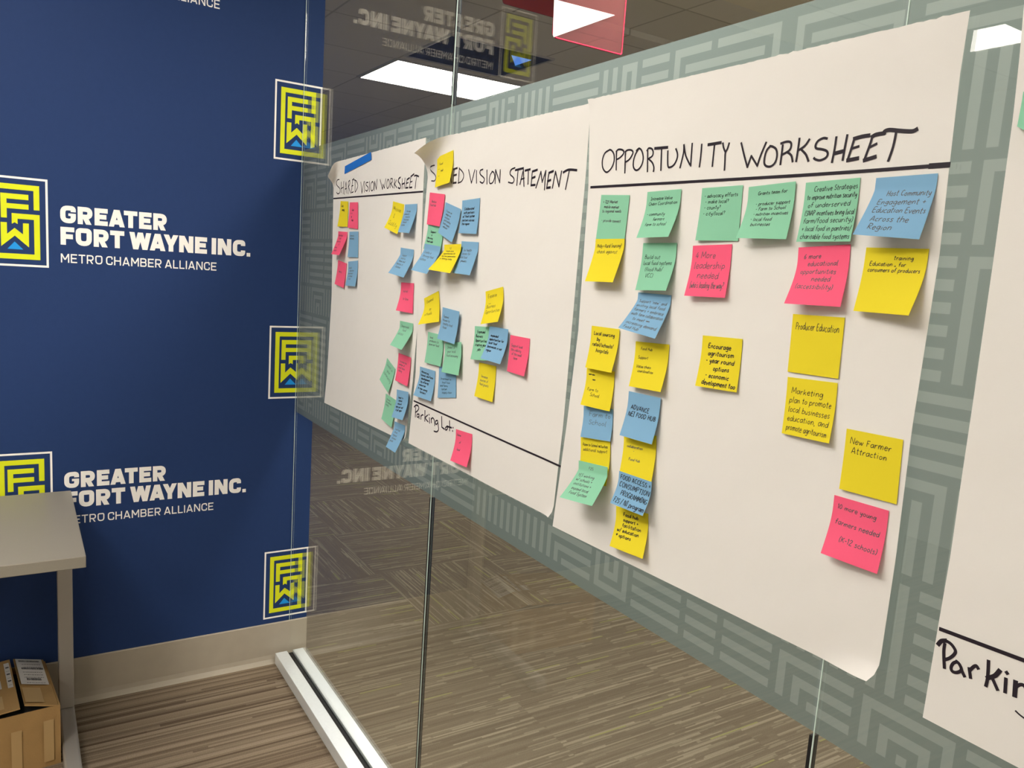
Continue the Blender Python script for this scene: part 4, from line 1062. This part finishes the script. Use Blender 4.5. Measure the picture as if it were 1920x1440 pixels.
# ---------------------------------------------------------------- desk
TX0, TX1, TY0, TY1, TZ = 0.024, 0.645, -2.22, -0.722, 0.74
desk = empty('desk', ((TX0 + TX1) / 2, (TY0 + TY1) / 2, 0.0))
tag(desk, 'warm grey laminate desk with a silver leg standing against the navy wall', 'desk')
def rel(b, o): b.v = [tuple(Vector(v) - o.location) for v in b.v]
b = MB(); b.box((TX0, TY0, TZ - 0.031), (TX1, TY1, TZ)); rel(b, desk)
b.build('desk_top', M['laminate'], desk, bevel=0.0018)
for yc in (-0.747, -2.19):
    b = MB(); b.box((0.082, yc - 0.021, 0.05), (0.125, yc + 0.021, TZ - 0.0315)); rel(b, desk)
    leg = b.build('leg', M['silver'], desk, bevel=0.003)
    b = MB(); b.box((0.05, yc - 0.022, 0.0), (0.63, yc + 0.022, 0.049)); rel(b, desk)
    b.build('foot', M['silver'], leg, bevel=0.006)
b = MB(); b.box((0.09, -2.16, 0.60), (0.117, -0.775, 0.66)); rel(b, desk); b.build('crossbar', M['silver'], desk, bevel=0.002)

# ---------------------------------------------------------------- cardboard box under the desk
O = Vector((0.341, -0.777, 0.0)); DB = Vector((-0.995, -0.0995, 0)); DL = Vector((0.0995, -0.995, 0))
def bx(s, t, z): return O + DL * s + DB * t + Vector((0, 0, z))
carton = empty('cardboard_box', bx(0.2, 0.15, 0.0)); tag(carton, 'brown cardboard box with shipping labels and loosely closed flaps under the desk', 'box')
BW, BD, BH, TH = 0.40, 0.30, 0.184, 0.004
def slab(b, pts, th, mi=0):
    n = (pts[1] - pts[0]).cross(pts[3] - pts[0]).normalized() * th
    q = [p + n for p in pts]
    b.face(pts[::-1], mi); b.face(q, mi)
    for i in range(4): b.face([pts[i], pts[(i + 1) % 4], q[(i + 1) % 4], q[i]], mi)
b = MB()
slab(b, [bx(0, 0, 0), bx(BW, 0, 0), bx(BW, 0, BH), bx(0, 0, BH)], TH)
slab(b, [bx(0, BD, 0), bx(BW, BD, 0), bx(BW, BD, BH), bx(0, BD, BH)], TH)
slab(b, [bx(0, 0, 0), bx(0, BD, 0), bx(0, BD, BH), bx(0, 0, BH)], TH)
slab(b, [bx(BW, 0, 0), bx(BW, BD, 0), bx(BW, BD, BH), bx(BW, 0, BH)], TH)
slab(b, [bx(0, 0, 0.001), bx(BW, 0, 0.001), bx(BW, BD, 0.001), bx(0, BD, 0.001)], TH)
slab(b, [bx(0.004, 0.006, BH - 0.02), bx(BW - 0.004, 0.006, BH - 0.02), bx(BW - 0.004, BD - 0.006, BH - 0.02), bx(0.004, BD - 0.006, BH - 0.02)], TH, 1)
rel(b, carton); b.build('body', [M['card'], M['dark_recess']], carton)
def patch(parent, name, o4, mi, lift=0.0009, m=None):
    b = MB(); n = (o4[1] - o4[0]).cross(o4[3] - o4[0]).normalized() * lift
    if n.z < 0 and abs(n.z) > 1e-4: n = -n
    b.face([p + n for p in o4]); 
    return b
# right flap with the big label
RF = [bx(0.001, 0.0, BH), bx(0.084, 0.004, BH + 0.024), bx(0.082, BD, BH + 0.030), bx(0.001, BD, BH + 0.006)]
b = MB(); slab(b, RF, 0.0035); rel(b, carton); rf = b.build('flap', M['card'], carton)
def on_quad(q, u, v, lift):
    p = (q[0] * (1 - u) + q[1] * u) * (1 - v) + (q[3] * (1 - u) + q[2] * u) * v
    n = (q[1] - q[0]).cross(q[3] - q[0]).normalized()
    if n.z < 0: n = -n
    return p + n * lift
def sheet_on(b, q, u0, v0, u1, v1, lift, mi):
    b.face([on_quad(q, u0, v0, lift), on_quad(q, u1, v0, lift), on_quad(q, u1, v1, lift), on_quad(q, u0, v1, lift)], mi)
LIFT = 0.0045
b = MB(); sheet_on(b, RF, 0.10, 0.40, 0.97, 0.97, LIFT, 0)
rnd = random.Random(3)
for (v, h, u0, u1) in ((0.90, 0.035, 0.2, 0.88), (0.73, 0.04, 0.14, 0.84), (0.485, 0.05, 0.30, 0.76)):
    u = u0
    while u < u1:
        w = rnd.choice((0.008, 0.012, 0.02)); sheet_on(b, RF, u, v, min(u + w, u1), v + h, LIFT + 0.0003, 1); u += w + rnd.choice((0.006, 0.01))
for k in range(9):
    v = 0.43 + 0.058 * k
    if any(abs(v - q) < 0.03 for q in (0.90, 0.73, 0.485)): continue
    u = 0.2
    while u < 0.8:
        w = rnd.uniform(0.02, 0.07); sheet_on(b, RF, u, v, u + w, v + 0.008, LIFT + 0.0003, 1); u += w + 0.02
rel(b, carton); lb = b.build('shipping_label', [M['label'], M['label_ink']], rf); lb['label'] = 'white shipping label with barcodes'
b = MB(); sheet_on(b, RF, 0.42, 0.03, 0.98, 0.33, LIFT, 0); rel(b, carton); b.build('tape_piece', M['pack_tape'], rf)
# left flap
LF = [bx(0.096, 0.0, BH + 0.016), bx(BW - 0.001, 0.0, BH), bx(BW - 0.001, BD, BH + 0.004), bx(0.092, BD, BH + 0.028)]
b = MB(); slab(b, [LF[0], LF[3], LF[2], LF[1]], 0.0035); rel(b, carton); lf = b.build('flap', M['card'], carton)
b = MB(); sheet_on(b, LF, 0.015, 0.42, 0.06, 0.93, 0.0045, 0)
for k in range(6):
    sheet_on(b, LF, 0.022, 0.47 + 0.07 * k, 0.05, 0.475 + 0.07 * k + 0.02 * (k % 2), 0.0048, 1)
sheet_on(b, LF, 0.11, 0.44, 0.20, 0.60, 0.0045, 0)
rel(b, carton); lb = b.build('shipping_label', [M['label'], M['label_ink']], lf); lb['label'] = 'narrow white label strip'
b = MB(); sheet_on(b, LF, 0.12, 0.06, 0.4, 0.30, 0.0045, 0); rel(b, carton); b.build('tape_piece', M['pack_tape'], lf)
FR = [bx(0, -TH - 0.0004, 0), bx(BW, -TH - 0.0004, 0), bx(BW, -TH - 0.0004, BH), bx(0, -TH - 0.0004, BH)]
FR = [bx(0, -0.0048, 0), bx(BW, -0.0048, 0), bx(BW, -0.0048, BH), bx(0, -0.0048, BH)]
for u0, u1, v0, v1 in ((0.035, 0.10, 0.10, 0.80), (0.235, 0.30, 0.08, 0.75)):
    b = MB(); b.face([FR[0].lerp(FR[1], u) + Vector((0, 0, BH * v)) for u, v in ((u1, v0), (u0, v0), (u0, v1), (u1, v1))])
    rel(b, carton); b.build('tape_piece', M['pack_tape'], carton)

# ---------------------------------------------------------------- hanging acrylic signs on the far side
def blade(px_left, px_corner, px_right, x, top, body, edge, label, tri=None):
    """upright plate parallel to the navy wall, hung from the ceiling by two rods; its lower edge matches the given points"""
    a = on_x(*px_corner, x); r_ = on_x(*px_right, x)
    y0, y1, z0 = a.y, r_.y, (a.z + r_.z) / 2
    t = empty('hanging_sign', ((y0 + y1) and x, (y0 + y1) / 2, z0))
    tag(t, label, 'sign')
    th = 0.006; c = 0.014
    zt = top
    # outline with a rounded lower left corner
    prof = [(y0 + c, z0), (y1 - 0.004, z0), (y1, z0 + 0.004), (y1, zt), (y0, zt), (y0, z0 + c)]
    arc = [(y0 + c - c * math.sin(k * math.pi / 12), z0 + c - c * math.cos(k * math.pi / 12)) for k in range(1, 6)]
    prof = prof + arc[::-1]
    b = MB()
    b.face([(x + th / 2, p[0], p[1]) for p in prof], 0)
    b.face([(x - th / 2, p[0], p[1]) for p in prof[::-1]], 0)
    for i in range(len(prof)):
        p, q = prof[i], prof[(i + 1) % len(prof)]
        b.face([(x + th / 2, q[0], q[1]), (x + th / 2, p[0], p[1]), (x - th / 2, p[0], p[1]), (x - th / 2, q[0], q[1])], 1)
    rel(b, t); pl = b.build('plate', [body, edge], t)
    b = MB()                                            # rim on the face, its bright colour paints the edge-lit glow
    cy, cz = (y0 + y1) / 2, (z0 + zt) / 2
    ins = lambda p: (cy + (p[0] - cy) * (1 - 0.0026 / ((y1 - y0) / 2)), cz + (p[1] - cz) * (1 - 0.0026 / ((zt - z0) / 2)))
    for i in range(len(prof)):
        p, q = prof[i], prof[(i + 1) % len(prof)]; u, v = ins(p), ins(q)
        b.face([(x + th / 2 + 0.0002, k[0], k[1]) for k in (p, q, v, u)])
    rel(b, t); rm = b.build('rim', edge, t); rm['label'] = 'bright red cut edge'
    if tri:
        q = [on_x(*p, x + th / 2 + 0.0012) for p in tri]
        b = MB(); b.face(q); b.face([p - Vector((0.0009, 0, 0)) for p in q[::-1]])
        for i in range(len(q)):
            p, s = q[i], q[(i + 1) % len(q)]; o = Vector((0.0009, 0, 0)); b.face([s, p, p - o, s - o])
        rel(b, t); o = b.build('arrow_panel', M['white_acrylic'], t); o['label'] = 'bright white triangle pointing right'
    for yy in (y0 + 0.05, y1 - 0.05):
        b = MB(); b.box((x - 0.002, yy - 0.002, zt - 0.01), (x + 0.002, yy + 0.002, CEIL - 0.0225)); rel(b, t); b.build('hanging_rod', M['alu'], t)
    return t
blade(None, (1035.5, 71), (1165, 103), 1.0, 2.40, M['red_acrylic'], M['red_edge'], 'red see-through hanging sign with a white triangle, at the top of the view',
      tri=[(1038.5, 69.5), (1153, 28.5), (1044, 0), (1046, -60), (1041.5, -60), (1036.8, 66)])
blade(None, (942, 8.5), (1060, 37), -0.10, 2.68, M['rust'], M['rust'], 'opaque dark red hanging sign further back beyond the red see-through one')
